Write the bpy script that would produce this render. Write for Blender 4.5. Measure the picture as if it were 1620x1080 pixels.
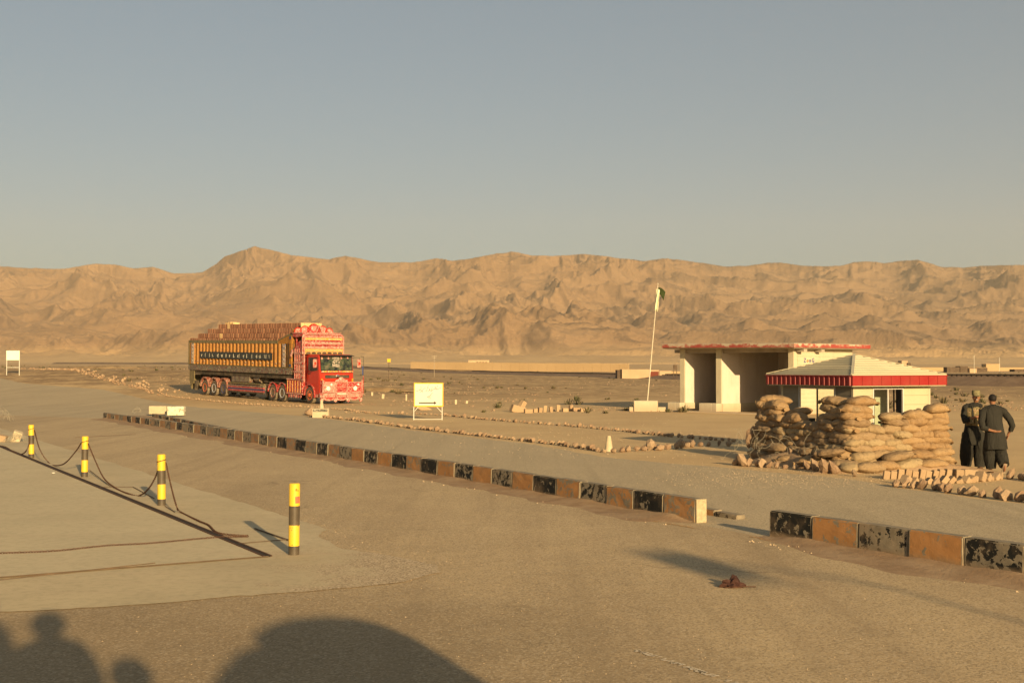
import bpy, bmesh, math, random
import numpy as np
from mathutils import Vector, Matrix, Euler

for o in list(bpy.data.objects): bpy.data.objects.remove(o, do_unlink=True)
scene = bpy.context.scene
COL = scene.collection
R = math.radians
PI = math.pi
rnd = random.Random(7)

# ---------------------------------------------------------------- camera
F, H, HY = 1950.0, 2.30, 580.0          # focal (px of the 1620 px picture), eye height, horizon row
cam_d = bpy.data.cameras.new("camera"); cam = bpy.data.objects.new("camera", cam_d); COL.objects.link(cam)
cam_d.sensor_width = 36.0; cam_d.lens = 36.0 * F / 1620.0
cam_d.clip_start = 0.1; cam_d.clip_end = 40000
cam.location = (0, 0, H)
cam.rotation_euler = (R(90) + math.atan((HY - 540) / F), 0, 0)
scene.camera = cam

# ---------------------------------------------------------------- sky, sun, exposure
SUN_EL, SUN_AZ = R(14.0), R(21.4)       # azimuth: sun stands behind the camera, this far to its right
to_sun = Vector((math.sin(SUN_AZ) * math.cos(SUN_EL), -math.cos(SUN_AZ) * math.cos(SUN_EL), math.sin(SUN_EL)))
world = bpy.data.worlds.new("World"); scene.world = world; world.use_nodes = True
wt = world.node_tree; wt.nodes.clear()
sky = wt.nodes.new("ShaderNodeTexSky"); sky.sky_type = 'NISHITA'; sky.sun_disc = False
sky.sun_elevation = SUN_EL
sky.sun_rotation = PI - SUN_AZ
sky.altitude = 1400; sky.air_density = 1.0; sky.dust_density = 6.0; sky.ozone_density = 1.5
bg = wt.nodes.new("ShaderNodeBackground"); bg.inputs[1].default_value = 0.090
wo = wt.nodes.new("ShaderNodeOutputWorld")
tint = wt.nodes.new("ShaderNodeMix"); tint.data_type = 'RGBA'; tint.blend_type = 'MULTIPLY'; tint.inputs[0].default_value = 1.0
tint.inputs[7].default_value = (.61, .62, .565, 1)      # dusty evening air: warmer than a clear sky
veil = wt.nodes.new("ShaderNodeMix"); veil.data_type = 'RGBA'; veil.inputs[0].default_value = .38
veil.inputs[7].default_value = (1.56, 1.85, 1.78, 1)    # even dust veil over the whole sky
wt.links.new(sky.outputs[0], tint.inputs[6]); wt.links.new(tint.outputs[2], veil.inputs[6]); wt.links.new(veil.outputs[2], bg.inputs[0]); wt.links.new(bg.outputs[0], wo.inputs[0])
sl = bpy.data.lights.new("sun", 'SUN'); sl.energy = 5.0; sl.angle = R(0.6); sl.color = (1.0, 0.72, 0.375)
sun = bpy.data.objects.new("sun", sl); COL.objects.link(sun)
sun.rotation_euler = to_sun.to_track_quat('Z', 'Y').to_euler(); sun.location = (30, -60, 40)
scene.view_settings.view_transform = 'Standard'; scene.view_settings.look = 'None'
scene.view_settings.exposure = 0.94; scene.view_settings.gamma = 1.0
scene.view_settings.use_curve_mapping = False
scene.cycles.max_bounces = 6; scene.cycles.diffuse_bounces = 3; scene.cycles.volume_bounces = 1
scene.cycles.transparent_max_bounces = 12

# ---------------------------------------------------------------- noise + terrain
_rs = np.random.RandomState(11)
_perm = _rs.permutation(1024); _perm = np.concatenate([_perm, _perm, _perm[:4]])
_ga = _rs.rand(1024) * 2 * np.pi; _gx, _gy = np.cos(_ga), np.sin(_ga)
def perlin(x, y):
    xi = np.floor(x).astype(np.int64); yi = np.floor(y).astype(np.int64)
    xf = x - xi; yf = y - yi; xi &= 1023; yi &= 1023
    u = xf**3 * (xf * (xf * 6 - 15) + 10); v = yf**3 * (yf * (yf * 6 - 15) + 10)
    def g(ix, iy, dx, dy):
        h = _perm[_perm[ix & 1023] + (iy & 1023)]
        return _gx[h] * dx + _gy[h] * dy
    n00 = g(xi, yi, xf, yf); n10 = g(xi + 1, yi, xf - 1, yf)
    n01 = g(xi, yi + 1, xf, yf - 1); n11 = g(xi + 1, yi + 1, xf - 1, yf - 1)
    return ((n00 * (1 - u) + n10 * u) * (1 - v) + (n01 * (1 - u) + n11 * u) * v) * 1.5
def fbm(x, y, o=4, g=.5, l=2.03):
    a = 1.0; s = 0; t = 0
    for i in range(o):
        s = s + a * perlin(x + 17.3 * i, y - 9.1 * i); t += a; a *= g; x = x * l; y = y * l
    return s / t
def ridged(x, y, o=7, g=.5, l=2.05):
    a = 1.0; s = 0; t = 0; w = 1.0
    for i in range(o):
        n = 1 - np.abs(perlin(x + 31.7 * i, y + 13.9 * i)) * 1.6
        n = np.clip(n, 0, 1) ** 2 * w
        w = np.clip(n * 1.8, 0, 1)
        s = s + a * n; t += a; a *= g; x = x * l; y = y * l
    return s / t
def sstep(a, b, x):
    t = np.clip((x - a) / (b - a), 0, 1); return t * t * (3 - 2 * t)
def terrain(x, y):
    x = np.asarray(x, float); y = np.asarray(y, float)
    r = np.hypot(x, y)
    z = np.interp(r, [0, 160, 400, 1000, 2600], [0, 0, .7, 2.6, 9])
    a = x / np.maximum(y, 1.0)
    left = sstep(-.04, -.24, a) * (y > 0) if False else (1 - sstep(-.24, -.04, a)) * (y > 1)
    t = np.maximum(r - 77, 0); t2 = np.minimum(t, 60)
    rise = .017 * t2 + .00025 * t2 * t2
    z = z + left * rise * (1 - .6 * sstep(500, 2000, r))
    amp = sstep(85, 200, r)
    z = z - .11 * np.exp(-((x - 10.95) ** 2 + (y - 28.3) ** 2) / 1.6)
    z = z + amp * (.10 * fbm(x * .06, y * .06, 3) + .35 * sstep(150, 600, r) * fbm(x * .012 + 5, y * .012, 3))
    return z
def tz(x, y): return float(terrain(x, y))
def G(px, py, z=None):
    """ground point seen at pixel (px, py) of the 1620x1080 picture (flat part)"""
    D = H * F / (py - HY); return Vector(((px - 810) / F * D, D, 0))
def P(px, py, D): return Vector(((px - 810) / F * D, D, H + (HY - py) / F * D))
def GT(px, D):
    x = (px - 810) / F * D; return Vector((x, D, tz(x, D)))

# ---------------------------------------------------------------- object helpers
def tag(o, label=None, cat=None, group=None, kind=None):
    if label: o['label'] = label
    if cat: o['category'] = cat
    if group: o['group'] = group
    if kind: o['kind'] = kind
    return o
def link(o, parent=None):
    COL.objects.link(o)
    if parent is not None: o.parent = parent
    return o
def empty(name, loc=(0, 0, 0), rz=0, **kw):
    o = bpy.data.objects.new(name, None); COL.objects.link(o); o.empty_display_size = .3
    o.location = loc; o.rotation_euler = (0, 0, rz); return tag(o, **kw)
class MB:
    """collects shapes, build() links them as one mesh object"""
    def __init__(s): s.v = []; s.f = []; s.smooth = []; s.mi = []
    def add(s, vs, fs, smooth=False, mi=0):
        b = len(s.v); s.v += [tuple(v) for v in vs]
        s.f += [[i + b for i in f] for f in fs]; s.smooth += [smooth] * len(fs); s.mi += [mi] * len(fs); return s
    def box(s, x0, x1, y0, y1, z0, z1, mi=0):
        v = [(x0,y0,z0),(x1,y0,z0),(x1,y1,z0),(x0,y1,z0),(x0,y0,z1),(x1,y0,z1),(x1,y1,z1),(x0,y1,z1)]
        return s.add(v, [(0,3,2,1),(4,5,6,7),(0,1,5,4),(1,2,6,5),(2,3,7,6),(3,0,4,7)], mi=mi)
    def bbox(s, x0, x1, y0, y1, z0, z1, b=.01, mi=0):
        """box with chamfered edges"""
        bm = bmesh.new(); bmesh.ops.create_cube(bm, size=1)
        for v in bm.verts: v.co = Vector(((x0+x1)/2+v.co.x*(x1-x0), (y0+y1)/2+v.co.y*(y1-y0), (z0+z1)/2+v.co.z*(z1-z0)))
        bmesh.ops.bevel(bm, geom=bm.edges[:], offset=b, segments=1, affect='EDGES')
        bm.verts.index_update()
        s.add([v.co for v in bm.verts], [[v.index for v in f.verts] for f in bm.faces], mi=mi); bm.free(); return s
    def obox(s, c, ax, ay, az, mi=0):
        """oriented box: centre and three half-axis vectors"""
        c, ax, ay, az = Vector(c), Vector(ax), Vector(ay), Vector(az)
        v = [c + i*ax + j*ay + k*az for k in (-1,1) for j in (-1,1) for i in (-1,1)]
        return s.add(v, [(0,2,3,1),(4,5,7,6),(0,1,5,4),(2,6,7,3),(0,4,6,2),(1,3,7,5)], mi=mi)
    def bar(s, a, b, w, h, up=(0,0,1), mi=0):
        a, b = Vector(a), Vector(b); d = (b - a); L = d.length; d.normalize(); up = Vector(up)
        if abs(d.dot(up)) > .99: up = Vector((1, 0, 0))
        x = d.cross(up).normalized(); y = x.cross(d)
        return s.obox((a + b) / 2, d * L / 2, x * w / 2, y * h / 2, mi)
    def tube(s, pts, r, n=8, caps=True, mi=0, closed=False, flat=1.0):
        pts = [Vector(p) for p in pts]; m = len(pts); rs = r if isinstance(r, (list, tuple)) else [r] * m
        vs = []; nx = None
        for i, p in enumerate(pts):
            if closed: t = pts[(i+1) % m] - pts[i-1]
            else: t = pts[min(i+1, m-1)] - pts[max(i-1, 0)]
            t = t.normalized() if t.length > 1e-9 else Vector((0,0,1))
            if nx is None:
                nx = t.cross(Vector((0,0,1)) if abs(t.z) < .9 else Vector((1,0,0))).normalized()
            nx = (nx - t * nx.dot(t)).normalized(); ny = t.cross(nx)
            rr = rs[i]; ra, rb = rr if isinstance(rr, tuple) else (rr, rr * flat)
            for k in range(n):
                a = 2 * PI * k / n; vs.append(p + nx * math.cos(a) * ra + ny * math.sin(a) * rb)
        fs = []
        for i in range(m if closed else m - 1):
            j = (i + 1) % m
            for k in range(n):
                k2 = (k + 1) % n; fs.append((i*n+k, i*n+k2, j*n+k2, j*n+k))
        if caps and not closed: fs.append(tuple(range(n-1, -1, -1))); fs.append(tuple((m-1)*n + k for k in range(n)))
        return s.add(vs, fs, True, mi)
    def lathe(s, prof, n=16, c=(0,0,0), axis='z', mi=0):
        """prof: list of (radius, height)"""
        vs = []; m = len(prof)
        for r, h in prof:
            for k in range(n):
                a = 2*PI*k/n; p = (r*math.cos(a), r*math.sin(a), h)
                if axis == 'y': p = (p[0], h, p[1])
                if axis == 'x': p = (h, p[0], p[1])
                vs.append((p[0]+c[0], p[1]+c[1], p[2]+c[2]))
        fs = [(i*n+k, i*n+(k+1)%n, (i+1)*n+(k+1)%n, (i+1)*n+k) for i in range(m-1) for k in range(n)]
        fs += [tuple(range(n-1,-1,-1)), tuple((m-1)*n+k for k in range(n))]
        return s.add(vs, fs, True, mi)
    def prism(s, poly, a0, a1, plane='xz', mi=0):
        """polygon extruded along the third axis"""
        n = len(poly); vs = []
        for a in (a0, a1):
            for u, w in poly: vs.append({'xz': (u, a, w), 'yz': (a, u, w), 'xy': (u, w, a)}[plane])
        fs = [tuple(range(n)), tuple(range(2*n-1, n-1, -1))] + [((i+1)%n, i, n+i, n+(i+1)%n) for i in range(n)]
        return s.add(vs, fs, mi=mi)
    def build(s, name, mats, parent=None, fix=True, loc=None, **kw):
        me = s.mesh(name, mats, fix)
        o = bpy.data.objects.new(name, me); link(o, parent)
        if loc is not None: o.location = loc
        return tag(o, **kw)
    def mesh(s, name, mats, fix=True):
        me = bpy.data.meshes.new(name); me.from_pydata(s.v, [], s.f); me.update()
        me.polygons.foreach_set('use_smooth', s.smooth); me.polygons.foreach_set('material_index', s.mi)
        for m in (mats if isinstance(mats, (list, tuple)) else [mats]): me.materials.append(m)
        if fix:
            bm = bmesh.new(); bm.from_mesh(me); bmesh.ops.recalc_face_normals(bm, faces=bm.faces[:]); bm.to_mesh(me); bm.free()
        if any(s.smooth):
            try: me.set_sharp_from_angle(angle=R(40))
            except Exception: pass
        return me
def inst(name, me, loc, rot=(0,0,0), sc=(1,1,1), parent=None, **kw):
    o = bpy.data.objects.new(name, me); link(o, parent)
    o.location = loc; o.rotation_euler = rot; o.scale = sc if not isinstance(sc, (int, float)) else (sc,)*3
    return tag(o, **kw)

ORD = ['first', 'second', 'third', 'fourth', 'fifth', 'sixth', 'seventh', 'eighth', 'ninth', 'tenth', 'eleventh', 'twelfth', 'thirteenth', 'fourteenth', 'fifteenth', 'sixteenth', 'seventeenth', 'eighteenth', 'nineteenth', 'twentieth']
# ---------------------------------------------------------------- materials
class NT:
    def __init__(s, name, rough=.9):
        s.m = bpy.data.materials.new(name); s.m.use_nodes = True; s.t = s.m.node_tree
        s.b = s.t.nodes['Principled BSDF']; s.b.inputs['Roughness'].default_value = rough
        s.b.inputs['Specular IOR Level'].default_value = .25
        s.geo = s.n('ShaderNodeNewGeometry'); s.tc = s.n('ShaderNodeTexCoord')
    def n(s, typ, **kw):
        nd = s.t.nodes.new(typ)
        for k, v in kw.items(): setattr(nd, k, v)
        return nd
    def l(s, a, b): s.t.links.new(a, b)
    def vec(s, coord='pos', sc=(1,1,1), off=(0,0,0), rz=0):
        src = {'pos': s.geo.outputs['Position'], 'obj': s.tc.outputs['Object'], 'gen': s.tc.outputs['Generated']}[coord]
        mp = s.n('ShaderNodeMapping'); mp.inputs['Scale'].default_value = sc; mp.inputs['Location'].default_value = off
        mp.inputs['Rotation'].default_value = (0, 0, rz); s.l(src, mp.inputs[0]); return mp.outputs[0]
    def noise(s, scale, detail=4, rough=.55, vec=None, dist=0):
        nd = s.n('ShaderNodeTexNoise'); nd.inputs['Scale'].default_value = scale; nd.inputs['Detail'].default_value = detail
        nd.inputs['Roughness'].default_value = rough; nd.inputs['Distortion'].default_value = dist
        s.l(vec if vec is not None else s.geo.outputs['Position'], nd.inputs['Vector']); return nd.outputs['Fac']
    def vor(s, scale, vec=None, feature='F1', out='Distance', rand=1):
        nd = s.n('ShaderNodeTexVoronoi', feature=feature); nd.inputs['Scale'].default_value = scale
        nd.inputs['Randomness'].default_value = rand
        s.l(vec if vec is not None else s.geo.outputs['Position'], nd.inputs['Vector']); return nd.outputs[out]
    def ramp(s, fac, stops, interp='LINEAR'):
        nd = s.n('ShaderNodeValToRGB'); cr = nd.color_ramp; cr.interpolation = interp
        while len(cr.elements) < len(stops): cr.elements.new(.5)
        for e, (p, c) in zip(cr.elements, stops):
            e.position = p; e.color = (c, c, c, 1) if isinstance(c, (int, float)) else (*c, 1)
        s.l(fac, nd.inputs[0]); return nd.outputs[0]
    def mix(s, fac, a, b, mode='MIX'):
        nd = s.n('ShaderNodeMix', data_type='RGBA', blend_type=mode)
        for v, i in ((fac, 0), (a, 6), (b, 7)):
            if hasattr(v, 'links'): s.l(v, nd.inputs[i])
            else: nd.inputs[i].default_value = v if i == 0 else (*v, 1)
        return nd.outputs[2]
    def math(s, op, a, b=0, c=None):
        nd = s.n('ShaderNodeMath', operation=op)
        for i, v in enumerate((a, b) if c is None else (a, b, c)):
            if hasattr(v, 'links'): s.l(v, nd.inputs[i])
            else: nd.inputs[i].default_value = v
        return nd.outputs[0]
    def rand(s): return s.n('ShaderNodeObjectInfo').outputs['Random']
    def col(s, c):
        if hasattr(c, 'links'): s.l(c, s.b.inputs['Base Color'])
        else: s.b.inputs['Base Color'].default_value = (*c, 1)
        return s
    def bump(s, h, strength=.5, dist=.01):
        nd = s.n('ShaderNodeBump'); nd.inputs['Strength'].default_value = strength; nd.inputs['Distance'].default_value = dist
        s.l(h, nd.inputs['Height'])
        if s.b.inputs['Normal'].links: s.l(s.b.inputs['Normal'].links[0].from_socket, nd.inputs['Normal'])
        s.l(nd.outputs[0], s.b.inputs['Normal']); return s
MATS = {}
def simple(name, c, rough=.8, var=.15, scale=6, metal=0, bump=0, coord='obj', spec=.25, dust=0, randv=0, chips=None):
    """paint-like material: colour varied by noise, optional dust and per-object variation"""
    if name in MATS: return MATS[name]
    t = NT(name, rough); v = t.vec(coord)
    d = tuple(x * (1 - var) for x in c); e = tuple(min(1, x * (1 + var)) for x in c)
    cc = t.ramp(t.noise(scale, 5, .6, v), [(.3, d), (.7, e)])
    if randv:
        cc = t.mix(t.math('MULTIPLY', t.rand(), randv), cc, tuple(x * .45 for x in c))
    if dust: cc = t.mix(t.ramp(t.noise(scale * .6, 6, .65, t.vec(coord, off=(3, 1, 2))), [(.35, 0.0), (.75, float(dust))]), cc, (.36, .26, .16))
    if chips: cc = t.mix(t.ramp(t.noise(16, 5, .7, t.vec(coord, (1, 1, .6), off=(8, 3, 5))), [(.27, 1.0), (.30, 0.0)]), cc, chips)
    t.col(cc); t.b.inputs['Metallic'].default_value = metal; t.b.inputs['Specular IOR Level'].default_value = spec
    if bump: t.bump(t.noise(scale * 6, 5, .6, v), bump, .01)
    MATS[name] = t.m; return t.m
SAND = (.36, .25, .150)

def m_ground():
    t = NT('desert_ground', .95)
    dist = t.n('ShaderNodeVectorMath', operation='LENGTH'); t.l(t.geo.outputs['Position'], dist.inputs[0]); D = dist.outputs['Value']
    big = t.noise(.035, 6, .62, t.vec('pos', (1, 1.6, 1)))
    c1 = t.ramp(big, [(.34, (0.280, 0.172, 0.082)), (.47, (0.381, 0.245, 0.118)), (.56, (0.482, 0.323, 0.159)), (.70, (0.582, 0.406, 0.204))])
    fine = t.noise(1.3, 8, .7)
    c2 = t.mix(t.ramp(fine, [(.40, 0.0), (.62, .55)]), c1, (0.594, 0.427, 0.212))
    near = t.ramp(t.noise(.25, 6, .6), [(.35, (0.470, 0.323, 0.163)), (.65, (0.560, 0.401, 0.204))])
    far = t.ramp(t.math('DIVIDE', D, 1000), [(.062, 0.0), (.105, 1.0)])
    c3 = t.mix(far, near, c2)
    c3 = t.mix(t.ramp(t.math('DIVIDE', D, 1000), [(.26, 0.0), (.46, .8)]), c3, t.ramp(t.noise(.012, 5, .6), [(.35, (.44, .30, .155)), (.65, (.58, .41, .22))]))
    # dark scrub and stone cover between the road and the railway
    scr = t.ramp(t.noise(.55, 9, .78, t.vec('pos', (1, .55, 1))), [(.46, 0.0), (.54, .85)])
    scr = t.math('MULTIPLY', scr, t.ramp(t.math('DIVIDE', D, 1000), [(.07, 0.0), (.12, .9), (.24, .9), (.42, .25)]))
    c3 = t.mix(scr, c3, (0.190, 0.120, 0.057))
    sp = t.ramp(t.vor(9, None), [(.06, 1.0), (.12, 0.0)])
    c3 = t.mix(t.math('MULTIPLY', sp, .5), c3, (0.504, 0.354, 0.179))
    t.col(c3)
    t.bump(t.noise(14, 6, .7), .5, .02); t.bump(t.noise(1.2, 5, .6), .4, .08)
    return t.m
def m_mountain():
    t = NT('mountain_rock', .97)
    geo = t.geo
    sx = t.n('ShaderNodeSeparateXYZ'); t.l(geo.outputs['Normal'], sx.inputs[0])
    px_ = t.n('ShaderNodeSeparateXYZ'); t.l(geo.outputs['Position'], px_.inputs[0])
    n1 = t.noise(.0022, 8, .62); n2 = t.noise(.010, 9, .72, t.vec('pos', (1, .6, 2.6), rz=R(25)))
    base = t.ramp(n1, [(.32, (.240, .147, .078)), (.5, (.292, .182, .098)), (.68, (.340, .218, .120))])
    base = t.mix(t.ramp(n2, [(.40, .32), (.54, 0.0)]), base, (.20, .124, .066))
    # dark bare rock along the crests and the steep broken flanks
    at = t.n('ShaderNodeAttribute'); at.attribute_name = 'rock'
    fn = t.noise(.016, 9, .75, t.vec('pos', (1, .6, 2.4), off=(40, 7, 0), rz=R(25)), .4)
    rk = t.math('MULTIPLY', t.ramp(t.math('ADD', at.outputs['Fac'], t.math('MULTIPLY', t.math('SUBTRACT', fn, .5), 1.7)), [(.42, 0.0), (.62, 1.0)]), .80)
    steep = t.ramp(sx.outputs[2], [(.70, .5), (.90, 0.0)])
    rk = t.math('MAXIMUM', rk, steep)
    base = t.mix(rk, base, (.115, .076, .047))
    base = t.mix(t.ramp(t.math('DIVIDE', px_.outputs[0], 4000), [(.02, 0.0), (.40, .50)]), base, (.205, .140, .086))
    # pale alluvial fans low down
    fan = t.ramp(t.math('DIVIDE', px_.outputs[2], 100), [(.15, 1.0), (.70, 0.0)])
    base = t.mix(t.math('MULTIPLY', fan, .9), base, t.ramp(t.noise(.008, 8, .72, t.vec('pos', (1, .35, 1))), [(.35, (.47, .315, .155)), (.65, (.60, .42, .215))]))
    t.col(base)
    t.bump(t.noise(.02, 9, .72), 1.0, 9); t.bump(t.noise(.10, 6, .7), .7, 2.5)
    return t.m
# ---------------------------------------------------------------- land
def grid_mesh(name, X, Y, Z, mat, closed=False):
    n, m = X.shape
    vs = np.stack([X, Y, Z], -1).reshape(-1, 3)
    i = np.arange(n - 1)[:, None]; j = np.arange(m if closed else m - 1)[None, :]; j2 = (j + 1) % m
    f = np.stack([i*m + j, i*m + j2, (i+1)*m + j2, (i+1)*m + j], -1).reshape(-1, 4)
    me = bpy.data.meshes.new(name); me.vertices.add(len(vs)); me.vertices.foreach_set('co', vs.ravel())
    me.loops.add(f.size); me.loops.foreach_set('vertex_index', f.ravel().astype(np.int32))
    me.polygons.add(len(f)); me.polygons.foreach_set('loop_start', np.arange(0, f.size, 4, dtype=np.int32))
    me.update(calc_edges=True); me.validate()
    me.polygons.foreach_set('use_smooth', np.ones(len(f), bool)); me.materials.append(mat)
    return me
MG = m_ground()
az = np.concatenate([np.linspace(-36, 36, 300, endpoint=False), np.linspace(36, 324, 72, endpoint=False)]) * PI / 180
rr = np.concatenate([[0.02], np.geomspace(4, 2600, 260)])
A, RR = np.meshgrid(az, rr)
X = RR * np.sin(A); Y = RR * np.cos(A)
me = grid_mesh('ground', X, Y, terrain(X, Y), MG, closed=True)
if me.polygons[5000].normal.z < 0: me.flip_normals()
o = link(bpy.data.objects.new('ground', me)); tag(o, 'dry brown stony desert plain running out to the mountains', kind='structure')

SK = [(-400,428),(-200,424),(0,421),(50,424),(100,425),(150,416),(180,418),(210,425),(240,421),(260,427),(275,432),(305,431),(320,430),(340,418),(355,405),(380,396),(402,389),(430,395),(460,403),(490,406),(520,410),(545,404),(570,409),(600,414),(650,415),(690,408),(715,412),(760,406),(785,401),(810,398),(840,403),(870,404),(900,403),(925,401),(960,405),(1000,410),(1020,412),(1050,408),(1080,411),(1120,417),(1150,421),(1180,420),(1210,416),(1235,414),(1260,419),(1300,421),(1330,420),(1350,415),(1370,413),(1400,416),(1430,412),(1455,411),(1470,416),(1490,421),(1520,423),(1560,420),(1590,419),(1620,418),(1800,425),(2000,430)]
def mountains():
    nr = 430
    az = np.concatenate([np.linspace(-47, -24.5, 150, endpoint=False), np.linspace(-24.5, 24.5, 920, endpoint=False), np.linspace(24.5, 47, 150)]) * PI / 180
    yy = np.concatenate([np.linspace(2350, 4200, int(nr*.5), endpoint=False), np.linspace(4200, 7200, nr - int(nr*.5))])
    T, Yd = np.meshgrid(np.tan(az), yy)
    X = T * Yd; Y = Yd
    wx = fbm(X / 1500 + 3, Y / 1500, 3) * 380; wy = fbm(X / 1500 - 8, Y / 1500 + 4, 3) * 380
    xs, ys = X + wx, Y + wy
    th = R(40); U = xs * math.cos(th) + ys * math.sin(th); Vv = -xs * math.sin(th) + ys * math.cos(th)
    rg = ridged(xs / 1250 + 2.3, ys / 1500 + 1.7, 7, .50)
    sp1 = ridged(U / 380 + 9.3, Vv / 900 + 4.7, 6, .55)
    sp2 = ridged(U / 150 + 1.3, Vv / 300 + 8.7, 5, .58)
    sp3 = ridged(U / 52 + 5.3, Vv / 90 + 2.7, 4, .58)
    big = fbm(X / 1500 + 7.7, Y / 1100 - 2, 3)
    Yw = Y + (420 * big + 260 * fbm(xs / 620, ys / 620, 3)) * sstep(2500, 3600, Y) * (1 - .7 * sstep(5600, 6600, Y))
    env = np.interp(Yw, [2300, 2900, 3250, 3600, 4500, 5400, 6500, 7400], [8.5, 20, 48, 92, 185, 325, 590, 420])
    foot = sstep(2850, 3500, Yw); t = np.clip((Y - 2900) / 3600, 0, 1); am = foot * (.45 + .75 * t) * (1 - .5 * t ** 4)
    z = env + am * (120 * (rg - .42) + 120 * (sp1 - .42) + 36 * (sp2 - .4) + 8 * (sp3 - .4))
    east = sstep(-.16, .22, T); pn = fbm(xs / 520 + 3, ys / 420 + 8, 4)
    rock = foot * (.12 + .98 * east) * (.85 * sstep(.46, .74, sp1) + .5 * sstep(.5, .8, sp2)) * sstep(-.28, .10, pn + .15 * east) + .42 * foot * east * sstep(-.05, .30, pn)
    low = 9.0 + 5 * sstep(2400, 3000, Y) + 20 * sstep(2700, 3500, Y)
    z = low + np.maximum(z - low, 0) * sstep(2500, 3300, Y)
    z = z * (1 - .5 * sstep(6500, 7200, Y))
    # gullied fans at the foot
    z = z + 2.4 * sstep(2500, 2900, Y) * (1 - foot) * ridged(X / 260, Y / 900, 4)
    # bring the skyline of every bearing to the height it has
    crest = (z - H) / Y; mx = crest.max(0)
    tgt = np.interp(T[0] * F + 810, [p[0] for p in SK], [(HY - p[1]) / F for p in SK])
    k = tgt / mx
    w = np.hanning(121); w /= w.sum(); ks = np.convolve(np.pad(k, 60, mode='edge'), w, 'valid')
    kk = 1 + (ks[None, :] - 1) * sstep(2900, 4200, Y)
    z = low + (z - low) * kk
    tgt = tgt + (1.6 * ridged(T[0] * 40, T[0] * 0 + 3.3, 5, .6) + 1.2 * fbm(T[0] * 90, T[0] * 0 + 1.1, 4) - .6) / F
    for _ in range(3):                       # then only the crest itself, where it meets the sky
        crest = (z - H) / Y; mx = crest.max(0)
        wt_ = np.clip((crest / mx - .72) / .28, 0, 1) ** 2 * sstep(3600, 4600, Y)
        z = z + (tgt - mx)[None, :] * Y * wt_
    z[0] -= 30; z[-1] = -.5
    me = grid_mesh('mountains', X, Y, z, m_mountain())
    at = me.attributes.new('rock', 'FLOAT', 'POINT'); at.data.foreach_set('value', rock.ravel().astype(np.float32))
    if me.polygons[5000].normal.z < 0: me.flip_normals()
    o = link(bpy.data.objects.new('mountains', me)); tag(o, 'bare folded brown mountain range behind the desert plain', kind='structure')
mountains()

# haze: one closed even box around everything
hz = MB().box(-8000, 8000, -2700, 7400, -1.6, 860)
t = NT('desert_haze'); t.t.nodes.clear()
vo = t.n('ShaderNodeVolumePrincipled'); vo.inputs['Color'].default_value = (.92, .84, .70, 1); vo.inputs['Density'].default_value = 5.5e-5
vo.inputs['Anisotropy'].default_value = .1
ou = t.n('ShaderNodeOutputMaterial'); t.l(vo.outputs[0], ou.inputs['Volume'])
hz.build('haze', t.m, kind='stuff', label='thin dusty evening haze in the air over the plain')

# ---------------------------------------------------------------- paved sheets
def sheet(name, pts, mat, z, label, step=None, kind='structure', jit=0.0, seed=1, edge_step=None):
    """polygon sheet draped on the land, cut into a grid so that it follows the terrain"""
    bm = bmesh.new(); r = random.Random(seed); pp = []
    n = len(pts)
    for i in range(n):
        a, b = Vector(pts[i]), Vector(pts[(i+1) % n]); L = (b - a).length
        k = max(1, int(L / ((edge_step or step or 3))))
        for q in range(k):
            p = a.lerp(b, q / k)
            if jit and q:
                nrm = Vector((-(b-a).y, (b-a).x, 0)).normalized()
                p += nrm * (jit * 3.2 * float(fbm(np.array([p.x*.9 + seed]), np.array([p.y*.9]), 4)[0]) + r.uniform(-jit, jit) * .25)
            pp.append(p)
    vs = [bm.verts.new((p.x, p.y, 0)) for p in pp]
    bm.faces.new(vs)
    if step:
        xs = [p.x for p in pp]; ys = [p.y for p in pp]; g = step * 2
        for x in np.arange(min(xs), max(xs), g)[1:]:
            bmesh.ops.bisect_plane(bm, geom=bm.verts[:]+bm.edges[:]+bm.faces[:], plane_co=(x,0,0), plane_no=(1,0,0))
        for y in np.arange(min(ys), max(ys), g)[1:]:
            bmesh.ops.bisect_plane(bm, geom=bm.verts[:]+bm.edges[:]+bm.faces[:], plane_co=(0,y,0), plane_no=(0,1,0))
    for v in bm.verts: v.co.z = tz(v.co.x, v.co.y) + z
    bmesh.ops.triangulate(bm, faces=bm.faces[:])
    bmesh.ops.recalc_face_normals(bm, faces=bm.faces[:])
    me = bpy.data.meshes.new(name); bm.to_mesh(me); bm.free()
    if me.polygons[0].normal.z < 0: me.flip_normals()
    me.materials.append(mat)
    o = link(bpy.data.objects.new(name, me)); tag(o, label, kind=kind); return o
KD = Vector((-.495, .869, 0)).normalized()         # direction of kerb and slab, away from the camera
KN = Vector((KD.y, -KD.x, 0))                      # across it, to the right/far side
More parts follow.
